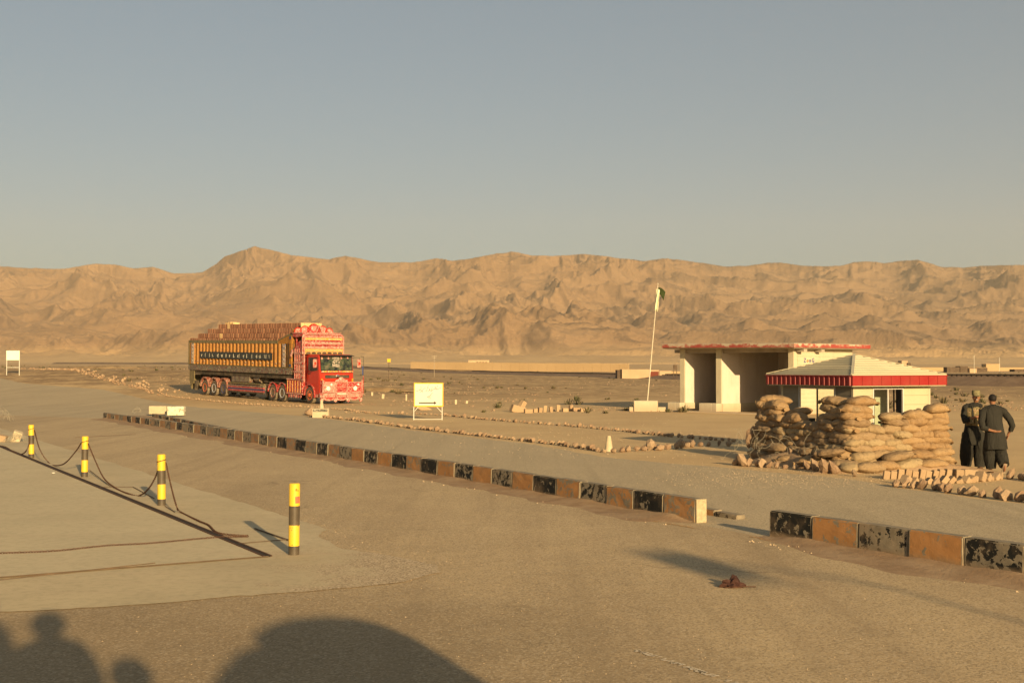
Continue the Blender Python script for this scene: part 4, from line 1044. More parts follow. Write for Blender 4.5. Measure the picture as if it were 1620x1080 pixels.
def kwall(side, w0, w1, L, lean=0):
    """one wall: corner posts, boarded panels left and right of the window, window frame, sill"""
    def put(mb, u0, u1, d0, d1, z0, z1):
        if side == 'f': mb.box(x0+u0, x0+u1, y0+d0, y0+d1, z0, z1)
        elif side == 'l': mb.box(x0+d0, x0+d1, y0+u0, y0+u1, z0, z1)
        elif side == 'b': mb.box(x0+u0, x0+u1, y1-d1, y1-d0, z0, z1)
        else: mb.box(x1-d1, x1-d0, y0+u0, y0+u1, z0, z1)
    SILL, HD = .84, EZ - .10
    if side in 'fb':
        for u in (0, L - .07): mb = MB(); put(mb, u, u + .07, 0, .07, -.02, EZ - .023); mb.build('corner_post', MKR, k_)
    lo = .0705
    for a, b in ((lo, w0), (w1, L - lo)):
        nb = 8; zb = 0.0; hb = (EZ - .024) / nb
        for q in range(nb):
            mb = MB()
            put(mb, a, b, .012, .03, q*hb, (q+1)*hb - .004)
            put(mb, a, b, .005, .0115, q*hb + .012, (q+1)*hb - .02)
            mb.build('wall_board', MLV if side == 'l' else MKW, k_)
    nb = 4
    for q in range(nb): mb = MB(); put(mb, w0 + .001, w1 - .001, .012, .03, q*SILL/nb, (q+1)*SILL/nb - .004); mb.build('wall_board', MKW, k_)
    mb = MB(); put(mb, w0 + .001, w1 - .001, .012, .03, HD + .041, EZ - .024); mb.build('wall_board', MKW, k_)
    wf = MB(); put(wf, w0, w0+.035, -.004, .045, SILL, HD); put(wf, w1-.035, w1, -.004, .045, SILL, HD); put(wf, w0, w1, -.004, .045, HD, HD + .04); put(wf, w0, w1, -.004, .045, SILL-.03, SILL)
    wf = wf.build('window_frame', MKP, k_)
    mid = (w0 + w1) / 2
    mu = MB(); put(mu, mid - .016, mid + .016, .008, .034, SILL, HD); mu.build('mullion', MFR if side in 'lr' else MKP, wf)
    return wf, put, SILL, HD
FL = x1 - x0; LL = y1 - y0
wf, put, SI, HD = kwall('f', .62, 1.62, FL)
mb = MB(); put(mb, .66, 1.10, .018, .022, SI, HD); mb.build('pane', MGL, wf)
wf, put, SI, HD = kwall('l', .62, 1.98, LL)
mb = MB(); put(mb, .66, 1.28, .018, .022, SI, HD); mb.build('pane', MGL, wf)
wf, put, SI, HD = kwall('b', .55, 1.80, FL)
wf, put, SI, HD = kwall('r', .45, 2.0, LL)
MB().box(x0 + .08, x1 - .08, y0 + .08, y1 - .08, .0, .06).build('floor_slab', MC, k_)
# door leaf standing open inside, and a dark inner post as seen through the windows
MB().box(x0 + 1.48, x0 + 1.93, y0 + .85, y0 + .89, .06, EZ - .03).build('inner_partition', simple('pale_green_door', (.42, .44, .30), .6), k_)
MB().box(x0 + 2.27, x0 + 2.44, y0 + .9, y0 + .93, .06, EZ - .03).build('door', MFR, k_)
MB().box(x0 + .72, x0 + .78, y0 + .35, y0 + .41, .06, EZ - .024).build('inner_post', MFR, k_)
MB().box(x0 + .05, x0 + .35, y1 - .9, y1 - .5, .06, 1.0).build('desk', MBK, k_)

# ---------------------------------------------------------------- shelter
def m_lime(name, c, dirt=.4):
    t = NT(name, .9)
    b = t.noise(1.3, 6, .6); cc = t.ramp(b, [(.3, tuple(x*.88 for x in c)), (.7, c)])
    st = t.noise(1.6, 6, .65, t.vec('pos', (1.5, 1.5, .35)))
    cc = t.mix(t.ramp(st, [(.50, 0.0), (.75, dirt)]), cc, (.36, .27, .19))
    z = t.n('ShaderNodeSeparateXYZ'); t.l(t.geo.outputs['Position'], z.inputs[0])
    f = t.ramp(t.math('ADD', z.outputs[2], t.math('MULTIPLY', t.noise(2.5, 5, .6), .3)), [(.25, .6), (.55, 0.0)])
    cc = t.mix(f, cc, (.38, .28, .18))
    t.col(cc); t.bump(t.noise(20, 6, .7), .35, .01); return t.m
ML = m_lime('cream_limewash', (0.504, 0.450, 0.315)); MLI = m_lime('inner_pink_white_plaster', (.62, .54, .46), .4)
t = NT('flaking_red_fascia', .85); v_ = t.vec('pos', (1, 1, 1.8))
zf = t.n('ShaderNodeSeparateXYZ'); t.l(t.geo.outputs['Position'], zf.inputs[0])
fl = t.math('ADD', t.math('ADD', t.noise(2.8, 8, .72, v_, .4), t.math('MULTIPLY', t.math('SUBTRACT', t.noise(.35, 2), .5), .5)), t.math('MULTIPLY', t.math('SUBTRACT', zf.outputs[2], 3.36), .9))
t.col(t.ramp(fl, [(.44, (.27, .05, .04)), (.54, (.32, .14, .10)), (.58, (.40, .33, .24)), (.8, (.46, .39, .28))])); t.bump(t.noise(12, 6, .7), .4, .02); MRF = t.m
MRT = simple('roof_concrete', (.34, .29, .22), .9, .2, 2, coord='pos', bump=.4)
s0 = Vector((13.50, 59.0, 0))      # near right corner of the walls
SD = (Vector((8.75, 64.1, 0)) - s0).normalized()       # along the open front, to the left
sa = math.atan2(-SD.y, -SD.x)      # local +x runs from left end to right end
p_left = s0 + SD * 6.9
sh = empty('roadside_shelter', p_left, rz=sa, label='open fronted cream shelter with a flat concrete roof and peeling red edge', cat='shelter')
W, Dp, Hh = 6.9, 5.15, 3.22        # local: x 0..W along front, y 0..Dp inward
def lw(x0, x1, y0, y1, z0, z1, name='wall', mat=ML, par=sh): return MB().box(x0, x1, y0, y1, z0, z1).build(name, mat, par)
# side walls, partition
px_part = 2.45
lw(-.02, .24, .002, Dp, .0, Hh, mat=MLI); lw(px_part - .13, px_part + .13, .002, Dp - .26, 0, Hh, mat=MLI)
lw(.24, px_part - .13, Dp - .25, Dp, 0, Hh, mat=MLI); 
bx0, bx1 = 4.9, 5.55
lw(px_part - .13, bx0, Dp - .25, Dp, 0, Hh, mat=MLI); lw(bx1, W - .26, Dp - .25, Dp, 0, Hh, mat=MLI)
lw(bx0, bx1, Dp - .25, Dp, 0, 1.55, mat=MLI); lw(bx0, bx1, Dp - .25, Dp, 2.35, Hh, mat=MLI)
# painted blockwork of the end wall, built course by course
ew = lw(W - .255, W - .02, .0, Dp, 0, Hh, mat=ML)
bm_me = None
bl_, bh_ = .40, .2
mbk = brick_mesh(90, ML, 'block')
for r_i in range(16):
    y = -(.2 if r_i % 2 else 0)
    while y < Dp:
        a, b = max(y, .30), min(y + bl_, Dp)
        if b - a > .06:
            mb_ = None
            o = inst('block', mbk, (W - .022 + rnd.uniform(-.0015, .0015), (a + b) / 2, r_i * bh_ + .012), (0, 0, 0), (.05, (b - a - .012), bh_ - .016), ew)
        y += bl_
# pilasters at the front
for xx, w_ in ((.11, .30), (px_part, .32), (W - .14, .30)):
    lw(xx - w_/2, xx + w_/2, -.06, .001, 0, Hh, 'pillar', ML)
# benches and plinths
MPL = m_lime('plinth_plaster', (.50, .44, .32), .6)
for (a0, a1, b0, b1, hh) in ((-.55, -.021, -.45, Dp*.6, .46), (-.021, .27, -.45, -.061, .46), (px_part - .95, px_part - .131, -.45, Dp - .9, .46), (px_part - .131, px_part + .16, -.45, -.061, .46), (W - .45, W + .02, -.4, -.061, .40)):
    MB().bbox(a0, a1, b0, b1, -.3, hh, .02).build('plinth', MPL, sh)
for (a0, a1) in ((.24, .30), (px_part + .13, px_part + .20)): MB().box(a0, a1, .002, Dp - .26, -.3, .44).build('skirting', ML, sh)
MB().box(-.3, W + .3, -1.0, -.2, -.3, .06).build('step', MPL, sh)
# roof slab with sloping edge, its beams
rs = MB(); ov = .75
zt_, zb_ = Hh + .27, Hh + .001
L0, L1, B0, B1 = -.62, W + .55, -.85, Dp + .75
def rring(z, e, dz=0): return [(L0+e, B0+e, z+dz), (L1-e, B0+e, z), (L1-e, B1-e, z), (L0+e, B1-e, z+dz)]
V = rring(zb_, .10) + rring(zb_ + .06, 0) + rring(zt_ - .02, 0) + rring(zt_, .03)
Fc = [(3,2,1,0), (12,13,14,15)] + [(a*4+q, a*4+(q+1)%4, (a+1)*4+(q+1)%4, (a+1)*4+q) for a in range(3) for q in range(4)]
rf = rs.add(V, Fc).build('roof', MRT, sh)
rf.data.materials.append(MRF)
for pl in rf.data.polygons:
    if abs(pl.normal.z) < .5: pl.material_index = 1
rf.rotation_euler = (0, R(.5), 0)
for yy, x0_, x1_ in ((.15, W + .001, W + .45), (1.7, W + .001, W + .42)): MB().box(x0_, x1_, yy, yy + .28, Hh - .2, Hh - .06).build('beam_end', MRT, sh)
MB().box(-.7, -.02, .3, .6, Hh - .2, Hh - .02).build('beam_end', MRT, sh)
MB().box(.24, W - .26, .10, .32, Hh - .22, Hh - .005).build('lintel_beam', MRT, sh)
wnd = MB().box(bx0, bx1, Dp - .2, Dp - .14, 1.55, 2.35).build('window', MFR, sh)
# painted word and ring on the end wall
MBL = simple('blue_lettering', (.07, .08, .20), .8); MOR = simple('orange_lettering', (.55, .16, .05), .8)
def text_obj(s, size, mat, name, parent, loc, rot, ext=.002, bold=0, space=1.0):
    cu = bpy.data.curves.new(name, 'FONT'); cu.body = s; cu.size = size; cu.extrude = ext; cu.offset = bold; cu.space_character = space; cu.align_x = 'CENTER'; cu.align_y = 'CENTER'
    o = bpy.data.objects.new(name, cu); COL.objects.link(o); bpy.context.view_layer.update()
    dg = bpy.context.evaluated_depsgraph_get(); me = bpy.data.meshes.new_from_object(o.evaluated_get(dg)); me.name = name
    bpy.data.objects.remove(o, do_unlink=True); me.materials.clear(); me.materials.append(mat)
    return inst(name, me, loc, rot, parent=parent)
for ch, yy, m_ in (('Z', .90, MBL), ('o', 1.13, MOR), ('n', 1.34, MBL), ('G', 1.60, MBL)):
    text_obj(ch, .30 if ch != 'o' else .26, m_, 'letter', ew, (W + .012, yy, 2.60), (R(90), 0, R(90)), bold=.006)

# ---------------------------------------------------------------- flagpole
fp_ = GT(1022, 64.0)
fg = empty('flagpole', fp_, rz=-.15, label='thin white flagpole with a small green flag on a stepped cream base', cat='flagpole')
MB().bbox(-.62, .60, -.4, .5, -.05, .55, .03).build('base', ML, fg)
MB().bbox(-.86, -.621, -.3, .4, -.05, .22, .02).bbox(.601, 1.0, -.3, .4, -.05, .22, .02).build('base_step', ML, fg)
top = Vector((.62, 0, 6.55)); bot = Vector((.07, 0, .55))
MB().tube([bot, bot.lerp(top, .5), top], [.032, .026, .018], 8).lathe([(.001, 0), (.04, .03), (.04, .06), (.001, .09)], 8, c=(top.x, top.y, top.z)).build('pole', simple('white_pole_paint', (.50, .45, .34), .6), fg)
def cloth(name, pts, mat, parent):
    """pts: rows of points"""
    n, m = len(pts), len(pts[0]); mb = MB(); mb.add([p for r in pts for p in r], [(i*m+k, i*m+k+1, (i+1)*m+k+1, (i+1)*m+k) for i in range(n-1) for k in range(m-1)], True)
    o = mb.build(name, mat, parent, fix=False); s = o.modifiers.new('thickness', 'SOLIDIFY'); s.thickness = .006; return o
MFG = simple('green_flag_cloth', (.028, .042, .010), .8, .2, 3); MFW = simple('white_flag_cloth', (.62, .62, .42), .8, .1, 3)
q = lambda z: bot.lerp(top, (z - .55) / 6.0)
cloth('green_field', [[q(6.42 - .32*v_) + Vector((.03 + .44*u * (1 - .25*v_), .05*math.sin(u*7 + v_*2), -.34*u*u - .12*u*v_*2)) for u in np.linspace(0, .85, 9)] for v_ in np.linspace(0, .85, 6)], MFG, fg)
cloth('white_stripe', [[q(6.35 - 1.15*v_) + Vector((-.05 + .17*u, .05*math.sin(u*9 + v_*4) - .03, -.06*u)) for u in np.linspace(0, 1, 8)] for v_ in np.linspace(0, 1, 9)], MFW, fg)

# ---------------------------------------------------------------- signs
MSG = simple('white_sign_board', (.55, .54, .46), .6, .04, 2); MSY = simple('yellow_sign_edge', (.72, .40, .02), .6, .05, 2)
MPK = simple('faded_pink_lettering', (.42, .17, .20), .8)
p = G(678, 664); D = p.y; s_ = F / D
sg = empty('arrow_sign', (p.x, p.y, tz(p.x, p.y)), label='white board with yellow edge, faded pink script and a black arrow on legs', cat='sign')
u = lambda px, py: ((px - 678) / s_, (664 - py) / s_)
def sbox(x0, y0, x1, y1, d0, d1): a, b = u(x0, y1), u(x1, y0); return (a[0], b[0], d0, d1, a[1], b[1])
MB().box(*sbox(656.3, 606.8, 700, 641.2, -.005, .015)).build('board', MSG, sg)
mb = MB()
for b_ in ((655, 605.2, 701.4, 606.8), (655, 641.2, 701.4, 643), (655, 606.8, 656.3, 641.2), (700, 606.8, 701.4, 641.2)): mb.box(*sbox(*b_, -.015, .02))
mb.build('edge', MSY, sg)
mb = MB()
for a, b in (((654.6, 643), (654.6, 666)), ((699.4, 643), (699.4, 664))):
    A_, B_ = u(*a), u(*b); mb = MB().tube([(A_[0], .03, A_[1]), (B_[0], .03, B_[1] - .03)], .022, 8); mb.build('leg', MSG, sg)
for a, b in (((655, 663), (699, 663)), ((656, 650), (661.5, 643.5)), ((698.5, 651.5), (691, 643.5))):
    A_, B_ = u(*a), u(*b); MB().tube([(A_[0], .03, A_[1]), (B_[0], .03, B_[1])], .016, 6).build('brace', MSG, sg)
A_, B_ = u(662.8, 637), u(687, 637)
MB().box(A_[0], B_[0], -.012, -.0052, A_[1] - .022, A_[1] + .022).prism([(B_[0], A_[1] - .07), (B_[0] + .10, A_[1]), (B_[0], A_[1] + .07)], -.012, -.0055).build('arrow', simple('dark_arrow_paint', (.03, .010, .006), .8), sg)
# handwritten script, as brush strokes (x, y in the 1080 px enlargement of the board: x 205..830, y 200..715)
S = [[(780,305),(765,325),(745,320),(735,340),(715,348),(700,335),(690,350)], [(712,262),(700,300),(690,350),(660,335),(650,300),(668,285),(672,315),(645,345)], [(640,350),(625,335),(612,350),(590,378),(570,388)],
     [(600,295),(588,330),(572,355)], [(590,360),(560,375),(540,362),(545,330),(528,378),(505,388)], [(540,240),(510,265),(505,300),(522,320)], [(500,300),(488,350),(470,388),(455,370)],
     [(460,310),(440,318),(420,335),(400,350),(378,356),(385,375),(402,398),(385,402),(372,378)], [(372,370),(352,395),(338,412)], [(355,270),(360,320),(350,360),(325,370)], [(335,340),(310,370),(285,384),(255,378),(240,362)],
     [(268,330),(274,333)], [(288,330),(294,333)], [(604,415),(575,450),(560,468),(580,480),(555,482)], [(560,480),(530,490),(500,498),(488,505),(510,515),(540,520),(575,522)], [(520,535),(530,548)], [(548,545),(555,552)], [(538,495),(525,520)]]
mb = MB()
for st in S:
    mb.tube([Vector(((x - 518) / 13.5 / s_, -.009 - .0001, (664 - (590 + y / 13.5)) / s_)) for x, y in st], .0135, 4, flat=.5)
mb.build('script', MPK, sg)
mb = MB()
for x, y in ((745, 655), (756, 645), (770, 650)): mb.tube([Vector(((x - 518)/13.5/s_, -.009, (664 - (590 + y/13.5))/s_)), Vector(((x - 508)/13.5/s_, -.009, (664 - (590 + (y-12)/13.5))/s_))], .006, 4)
mb.build('signature', simple('grey_ink', (.3, .28, .22), .8), sg)
# yellow rubble patch behind the sign leg is a toppled pale slab
p = GT(668, 66); inst('toppled_slab', BRK[2], (p.x, p.y, p.z), (.2, .4, .4), (.8, .5, .28), label='pale toppled slab on the ground behind the arrow sign', cat='concrete block')
# blank board far left
D = 118.0; s_ = F / D; p = GT(20.5, D)
dz = H + (HY - 596) / s_ - p.z
sg = empty('blank_sign', p, label='plain white board on two legs beyond the road at far left', cat='sign')
w = 10.3 / s_; hz_ = lambda py: H + (HY - py) / s_ - p.z
MB().box(-w, w, -.02, .02, hz_(569.5), hz_(554.5)).build('board', simple('pale_board', (.78, .73, .58), .7, .05, 2), sg)
for x in (-w + .02, w - .02): MB().tube([(x, .04, -.05), (x, .04, hz_(554.5))], .035, 6).build('leg', MSG, sg)
MB().tube([(-w, .04, hz_(581)), (w, .04, hz_(581))], .03, 6).build('crossbar', MSG, sg)

# ---------------------------------------------------------------- railway bank, far walls, huts, poles
MEB = NT('embankment_gravel', .95); MEB.col(MEB.ramp(MEB.noise(.5, 7, .7), [(.35, (.15, .098, .064)), (.65, (.23, .158, .10))])); MEB.bump(MEB.noise(3, 6, .7), .6, .1); MEB = MEB.m
path = [(118, 60), (90, 105), (74, 132), (58, 150), (44, 180), (31, 214), (12, 270), (-14, 345), (-60, 470), (-140, 660), (-260, 900), (-430, 1160)]
hts = [1.15, 1.15, 1.15, 1.1, .95, .55, .45, .5, .6, .8, 1.0, 1.2]
def bankmesh():
    P3 = []; n = len(path)
    for i in range(n - 1):
        a, b = Vector(path[i]), Vector(path[i+1]); k = max(2, int((b-a).length / 6))
        for q in range(k): t_ = q / k; p = a.lerp(b, t_); P3.append((p.x, p.y, hts[i]*(1-t_) + hts[i+1]*t_))
    V = []; m = 8
    for i, (x, y, h) in enumerate(P3):
        a = P3[max(i-1, 0)]; b = P3[min(i+1, len(P3)-1)]; d = Vector((b[0]-a[0], b[1]-a[1], 0)).normalized(); nx = Vector((d.y, -d.x, 0))
        for (o_, hh) in ((-6.5, -.25), (-4.2, .25), (-2.4, .85), (-1.8, 1), (1.8, 1), (2.4, .85), (4.2, .25), (6.5, -.25)):
            q = Vector((x, y, 0)) + nx * o_; j = .08 * float(fbm(np.array([q.x*.3]), np.array([q.y*.3]), 3)[0]); V.append((q.x, q.y, tz(q.x, q.y) + h*hh + j))
    me = MB().add(V, [(i*m+k, i*m+k+1, (i+1)*m+k+1, (i+1)*m+k) for i in range(len(P3)-1) for k in range(m-1)], True)
    o = me.build('railway_embankment', MEB, kind='structure', label='low dark gravel railway bank crossing the plain')
    if o.data.polygons[3].normal.z < 0: o.data.flip_normals()
    return P3
P3 = bankmesh()
tr = empty('railway_track', (0, 0, 0), label='thin dark rails running along the bank across the plain', cat='railway')
for off in (-.55, .55):
    pts = []
    for i, (x, y, h) in enumerate(P3):
        a = P3[max(i-1, 0)]; b = P3[min(i+1, len(P3)-1)]; d = Vector((b[0]-a[0], b[1]-a[1], 0)).normalized(); q = Vector((x, y, 0)) + Vector((d.y, -d.x, 0)) * off
        pts.append((q.x, q.y, tz(q.x, q.y) + h + .20))
    MB().tube(pts, .10, 5).build('rail', simple('dark_rail', (.03, .022, .016), .7), tr)
mb = MB()
for i in range(0, len(P3) - 1):
    a, b = P3[i], P3[i+1]; L = math.hypot(b[0]-a[0], b[1]-a[1]); d = Vector((b[0]-a[0], b[1]-a[1], 0)).normalized(); nx = Vector((d.y, -d.x, 0))
    if a[1] > 330: break
    for q in range(int(L / .8)):
        c = Vector((a[0], a[1], 0)) + d * (q * .8); h = a[2]*(1-q*.8/L) + b[2]*q*.8/L; mb.obox((c.x, c.y, tz(c.x, c.y) + h + .07), nx * 1.2, d * .12, (0, 0, .07))
mb.build('sleepers', simple('weathered_sleeper', (.06, .042, .03), .9), tr, kind='stuff')
MAD = NT('mud_plaster', .95); MAD.col(MAD.ramp(MAD.noise(.6, 6, .6), [(.3, (.38, .265, .16)), (.7, (.46, .335, .21))])); MAD = MAD.m
MAD2 = NT('pale_mud_plaster', .95); MAD2.col(MAD2.ramp(MAD2.noise(.08, 6, .6), [(.3, (.34, .24, .13)), (.7, (.39, .28, .155))])); MAD2 = MAD2.m
MRW = simple('ruin_stone', (.10, .072, .05), .95, .3, 1, coord='pos')
MDRd = simple('rust_red_door', (.14, .035, .02), .8)
def farbox(name, px0, px1, yt, yb, D, dep, mat, label, cat, ang=0, base=None, group=None):
    a, b = GT(px0, D), GT(px1, D); s = F / D; z1 = H + (HY - yt) / s; zb = min(a.z, b.z)
    w = (b - a).length; o = MB().box(0, w, 0, dep, -.5, z1 - zb).build(name, mat, loc=(a.x, a.y, zb), label=label, cat=cat, group=group); o.rotation_euler.z = ang; return o
# long compound wall built of panels
cw = empty('compound_wall', GT(650, 430), label='long low pale mud wall across the plain behind the arrow sign', cat='wall')
o0 = cw.location
NP = 24
for i in range(NP):
    t0_, t1_ = i / NP, (i + 1) / NP
    pa = GT(650 + 345 * t0_, 430 - 40 * t0_); pb = GT(650 + 345 * t1_, 430 - 40 * t1_)
    h0 = (H + (HY - (572.5 + 3.5 * t0_)) / (F / pa.y)) - pa.z
    d = pb - pa; d.z = 0; L = d.length; d.normalize()
    mb = MB(); mb.obox((pa + pb) / 2 - o0 + Vector((0, 0, h0 / 2 - .15)), d * (L / 2 - .02), Vector((-d.y, d.x, 0)) * .25, (0, 0, h0 / 2 + rnd.uniform(-.02, .05) + .2))
    mb.build('wall_panel', MAD2, cw)
fb = empty('flat_roofed_house', GT(741, 480), label='small flat roofed mud house with four dark windows far behind the wall', cat='house')
s_ = F / 480; w = 33 / s_; h_ = H + (HY - 569.5) / s_ - fb.location.z
MB().box(0, w, 0, 6, -.5, h_).build('wall', MAD, fb)
for q in range(4): MB().box(w*(.38+.14*q), w*(.38+.14*q)+.8, -.06, -.005, h_ - 1.5, h_ - .7).build('window', MRW, fb)
D = 222.0
hb = empty('mud_hut', GT(984, D), label='low mud walled hut with a rust red door just beyond the railway', cat='hut')
s_ = F / D; w = 100 / s_; zt_ = lambda py: H + (HY - py) / s_ - hb.location.z
MB().box(0, 44/s_, 0, 4.5, -.4, zt_(584)).build('wall', MAD, hb); MB().box(-.8, -.005, .6, 4.6, -.4, zt_(585)).build('side_wall', MRW, hb)
MB().box(44/s_, 59/s_, .3, 4.5, -.4, zt_(585)).build('wall', MAD, hb); MB().box(45/s_, 58/s_, .22, .295, -.2, zt_(587.5)).build('door', MDRd, hb)
MB().box(59.2/s_, 78/s_, .1, 4.2, -.4, zt_(586.5)).build('wall', MAD, hb); MB().box(78.1/s_, 120/s_, .4, .9, -.4, zt_(587)).build('yard_wall', MAD2, hb)
sb = empty('dark_notice_board', GT(1068, 205), label='small dark board on two thin posts left of the shelter', cat='sign')
s_ = F / 205; z_ = lambda py: H + (HY - py) / s_ - sb.location.z
MB().box(-.33, .33, -.04, .04, z_(585.5), z_(577)).build('board', MRW, sb)
for x in (-.25, .25): MB().tube([(x, 0, -.1), (x, 0, z_(585.5))], .06, 6).build('post', MRW, sb)
# right hand side: pale walls and ruins
for i, (a, b, yt, D, m_, lb, ct, dp) in enumerate(((1385, 1640, 581, 420, MAD2, 'long pale compound wall in the distance behind the kiosk and men', 'wall', .5), (1412, 1426, 573, 520, MRW, 'dark ruined hut left of the far right ruins', 'ruin', 5), (1426.5, 1436, 570.5, 522, MAD, 'small pale hut beside the dark ruin', 'hut', 5), (1436.5, 1441, 574, 521, MRW, 'dark end wall of the distant huts', 'ruin', 5),
        (1498, 1518, 580.5, 360, MRW, 'dark ruined wall left of the two far trees', 'ruin', 3), (1519, 1531, 579, 362, MRW, 'higher dark ruin in the middle distance at right', 'ruin', 4), (1532, 1562, 581.5, 364, MRW, 'long dark ruined wall in the middle distance at right', 'ruin', 3), (1534, 1545, 583, 340, MAD, 'pale broken wall in front of the dark ruins', 'wall', 1), (1605, 1650, 584, 380, MRW, 'dark ruin cut by the right edge of the picture', 'ruin', 4), (1560, 1582, 575.5, 600, MAD2, 'faint pale house farthest away at right', 'house', 6))):
    farbox({'wall': 'far_wall', 'ruin': 'ruined_wall', 'hut': 'far_hut', 'house': 'far_house'}[ct], a, b, yt, None, D, dp, m_, lb, ct)
def pole(px, yt, D, r, label, head=None, mat=None):
    p = GT(px, D); s = F / D; h = H + (HY - yt) / s - p.z; b = empty('pole', p, label=label, cat='pole')
    MB().tube([(0, 0, -.2), (0, 0, h)], r, 6).build('shaft', mat or MRW, b)
    if head == 'plate': MB().box(-.26, .26, -.05, -.005-.03, h - .5, h).build('plate', MSY, b)
    if head == 'arms': MB().box(-.55, .55, -.04, .04, h - .2, h - .1).build('crossarm', mat or MRW, b); MB().box(-.35, .35, -.04, .04, h - .55, h - .47).build('crossarm', mat or MRW, b)
MPD = simple('weathered_pole', (.30, .25, .18), .8)
pole(615.3, 567.5, 190, .05, 'short pole with a yellow plate right of the truck', 'plate')
pole(687, 562, 240, .05, 'pale pole with two crossarms above the arrow sign', 'arms', MPD)
pole(1541, 562, 330, .05, 'thin pole behind the distant ruins', None, MSG); pole(1581, 565, 350, .05, 'thin pole right of the distant ruins', None, MSG); pole(1556.5, 597, 150, .04, 'thin stake on the railway bank', None, MSG)
# ---------------------------------------------------------------- decorated truck
def m_art(name, stops, sc1=5, sc2=14, base='obj', rough=.45, line=None, dust=.25):
    """painted and stuck-on ornament: rings, petals and dots of many colours"""
    t = NT(name, rough); v = t.vec(base)
    v1 = t.vor(sc1, v, rand=.35); rg = t.math('FRACT', t.math('MULTIPLY', v1, 3.1))
    v2 = t.vor(sc2, v, out='Color', rand=.6); bw = t.n('ShaderNodeRGBToBW'); t.l(v2, bw.inputs[0])
    f = t.math('FRACT', t.math('ADD', t.math('MULTIPLY', rg, .6), t.math('MULTIPLY', bw.outputs[0], .9)))
    n = len(stops); c = t.ramp(f, [(i / n, s_) for i, s_ in enumerate(stops)], 'CONSTANT')
    c = t.mix(t.ramp(t.noise(1.5, 6, .7, v), [(.45, 0.0), (.8, float(dust))]), c, (.40, .28, .17))
    t.col(c); t.b.inputs['Specular IOR Level'].default_value = .5; return t.m
RD1, PK, WH, DR, GD, BLU, GRN = (.38, .012, .012), (.42, .08, .07), (.50, .40, .31), (.22, .012, .012), (.60, .30, .05), (.05, .12, .30), (.05, .12, .06)
MRP = simple('red_cab_paint', (.40, .020, .006), .35, .08, 2, spec=.4, dust=.08)
MART = m_art('red_white_ornament', [RD1, PK, RD1, WH, DR, RD1, WH, PK])
MARTD = m_art('crimson_ornament', [RD1, DR, RD1, PK, (.30,.02,.02), RD1, (.10,.01,.01), RD1, (.34, .03, .03), WH], 4.5, 9)
MARTP = m_art('pink_silver_ornament', [WH, RD1, (.56,.44,.36), PK, RD1, WH, (.12,.04,.03), RD1, (.52, .25, .2), WH, PK], 4.5, 9)
MARTG = m_art('dark_painted_frieze', [(.05, .05, .04), (.14, .10, .06), (.04, .06, .10), (.20, .09, .04), (.05, .09, .05), (.30, .25, .17), (.05, .04, .03), (.16, .05, .03)], 2.6, 6)
MARTY = m_art('yellow_gold_ornament', [GD, (.62, .42, .12), GD, WH, (.5, .2, .04), GD], 6, 14)
MORG = m_art('patterned_gold_paint', [(.33, .145, .012), (.29, .12, .010), (.36, .18, .02), (.24, .09, .01), (.33, .145, .012), (.17, .06, .01)], 3, 8, dust=.06, rough=.7)
MORD = m_art('dark_painted_recess', [(.10, .05, .015), (.16, .07, .02), (.05, .05, .02), (.18, .10, .03), (.08, .03, .015)], 3, 8, dust=.2)
MGRN = simple('dull_green_rail_paint', (.12, .10, .045), .6, .3, 5, dust=.35)
MTY = simple('dusty_tyre_rubber', (.035, .03, .026), .9, .25, 5, dust=.45)
MTR = simple('dusty_tyre_tread', (.20, .165, .115), .95, .2, 9)
MUN = simple('dark_underframe', (.03, .026, .02), .9, .3, 4, dust=.3)
MCH = simple('chrome', (.6, .56, .5), .2, .05, 3, metal=1.0)
MWL = simple('white_letters', (.45, .42, .34), .7); MHL = simple('headlamp_glass', (.65, .62, .55), .12, spec=.6); MAMB = simple('amber_lamp', (.7, .25, .02), .3)
t = NT('windscreen_painted_reflections', .08); v = t.vec('obj')
t.col(t.ramp(t.noise(3.2, 5, .6, v), [(.38, (.012, .014, .010)), (.52, (.05, .065, .03)), (.62, (.11, .09, .05)), (.75, (.16, .16, .12))])); t.b.inputs['Specular IOR Level'].default_value = .7; MWS = t.m  # mottled greenish reflections painted into the glass colour
MDG = simple('dark_side_glass', (.015, .014, .012), .12, .3, 3, spec=.7)
MCR = m_stone('reddish_crate_wood', (.20, .075, .04), (.31, .14, .08)); MCRW = simple('pale_crate_wood', (.60, .42, .20), .85, .15, 3)

T0 = Vector((-12.57, 76.5, 0)); T0.z = tz(T0.x, T0.y) + .01
tk = bpy.data.objects.new('decorated_truck', None); COL.objects.link(tk); tk.location = T0
yaw = math.atan2(-.777, .628)
zr = tz(T0.x - 14.97*.628, T0.y + 14.97*.777); PITCH = math.atan2(zr - T0.z + .01, 14.97)
tk.rotation_euler = (0, PITCH, yaw)
tag(tk, 'red and orange ornamented articulated truck loaded high with crates', 'truck')
TM = Matrix.Translation(T0) @ tk.rotation_euler.to_matrix().to_4x4()
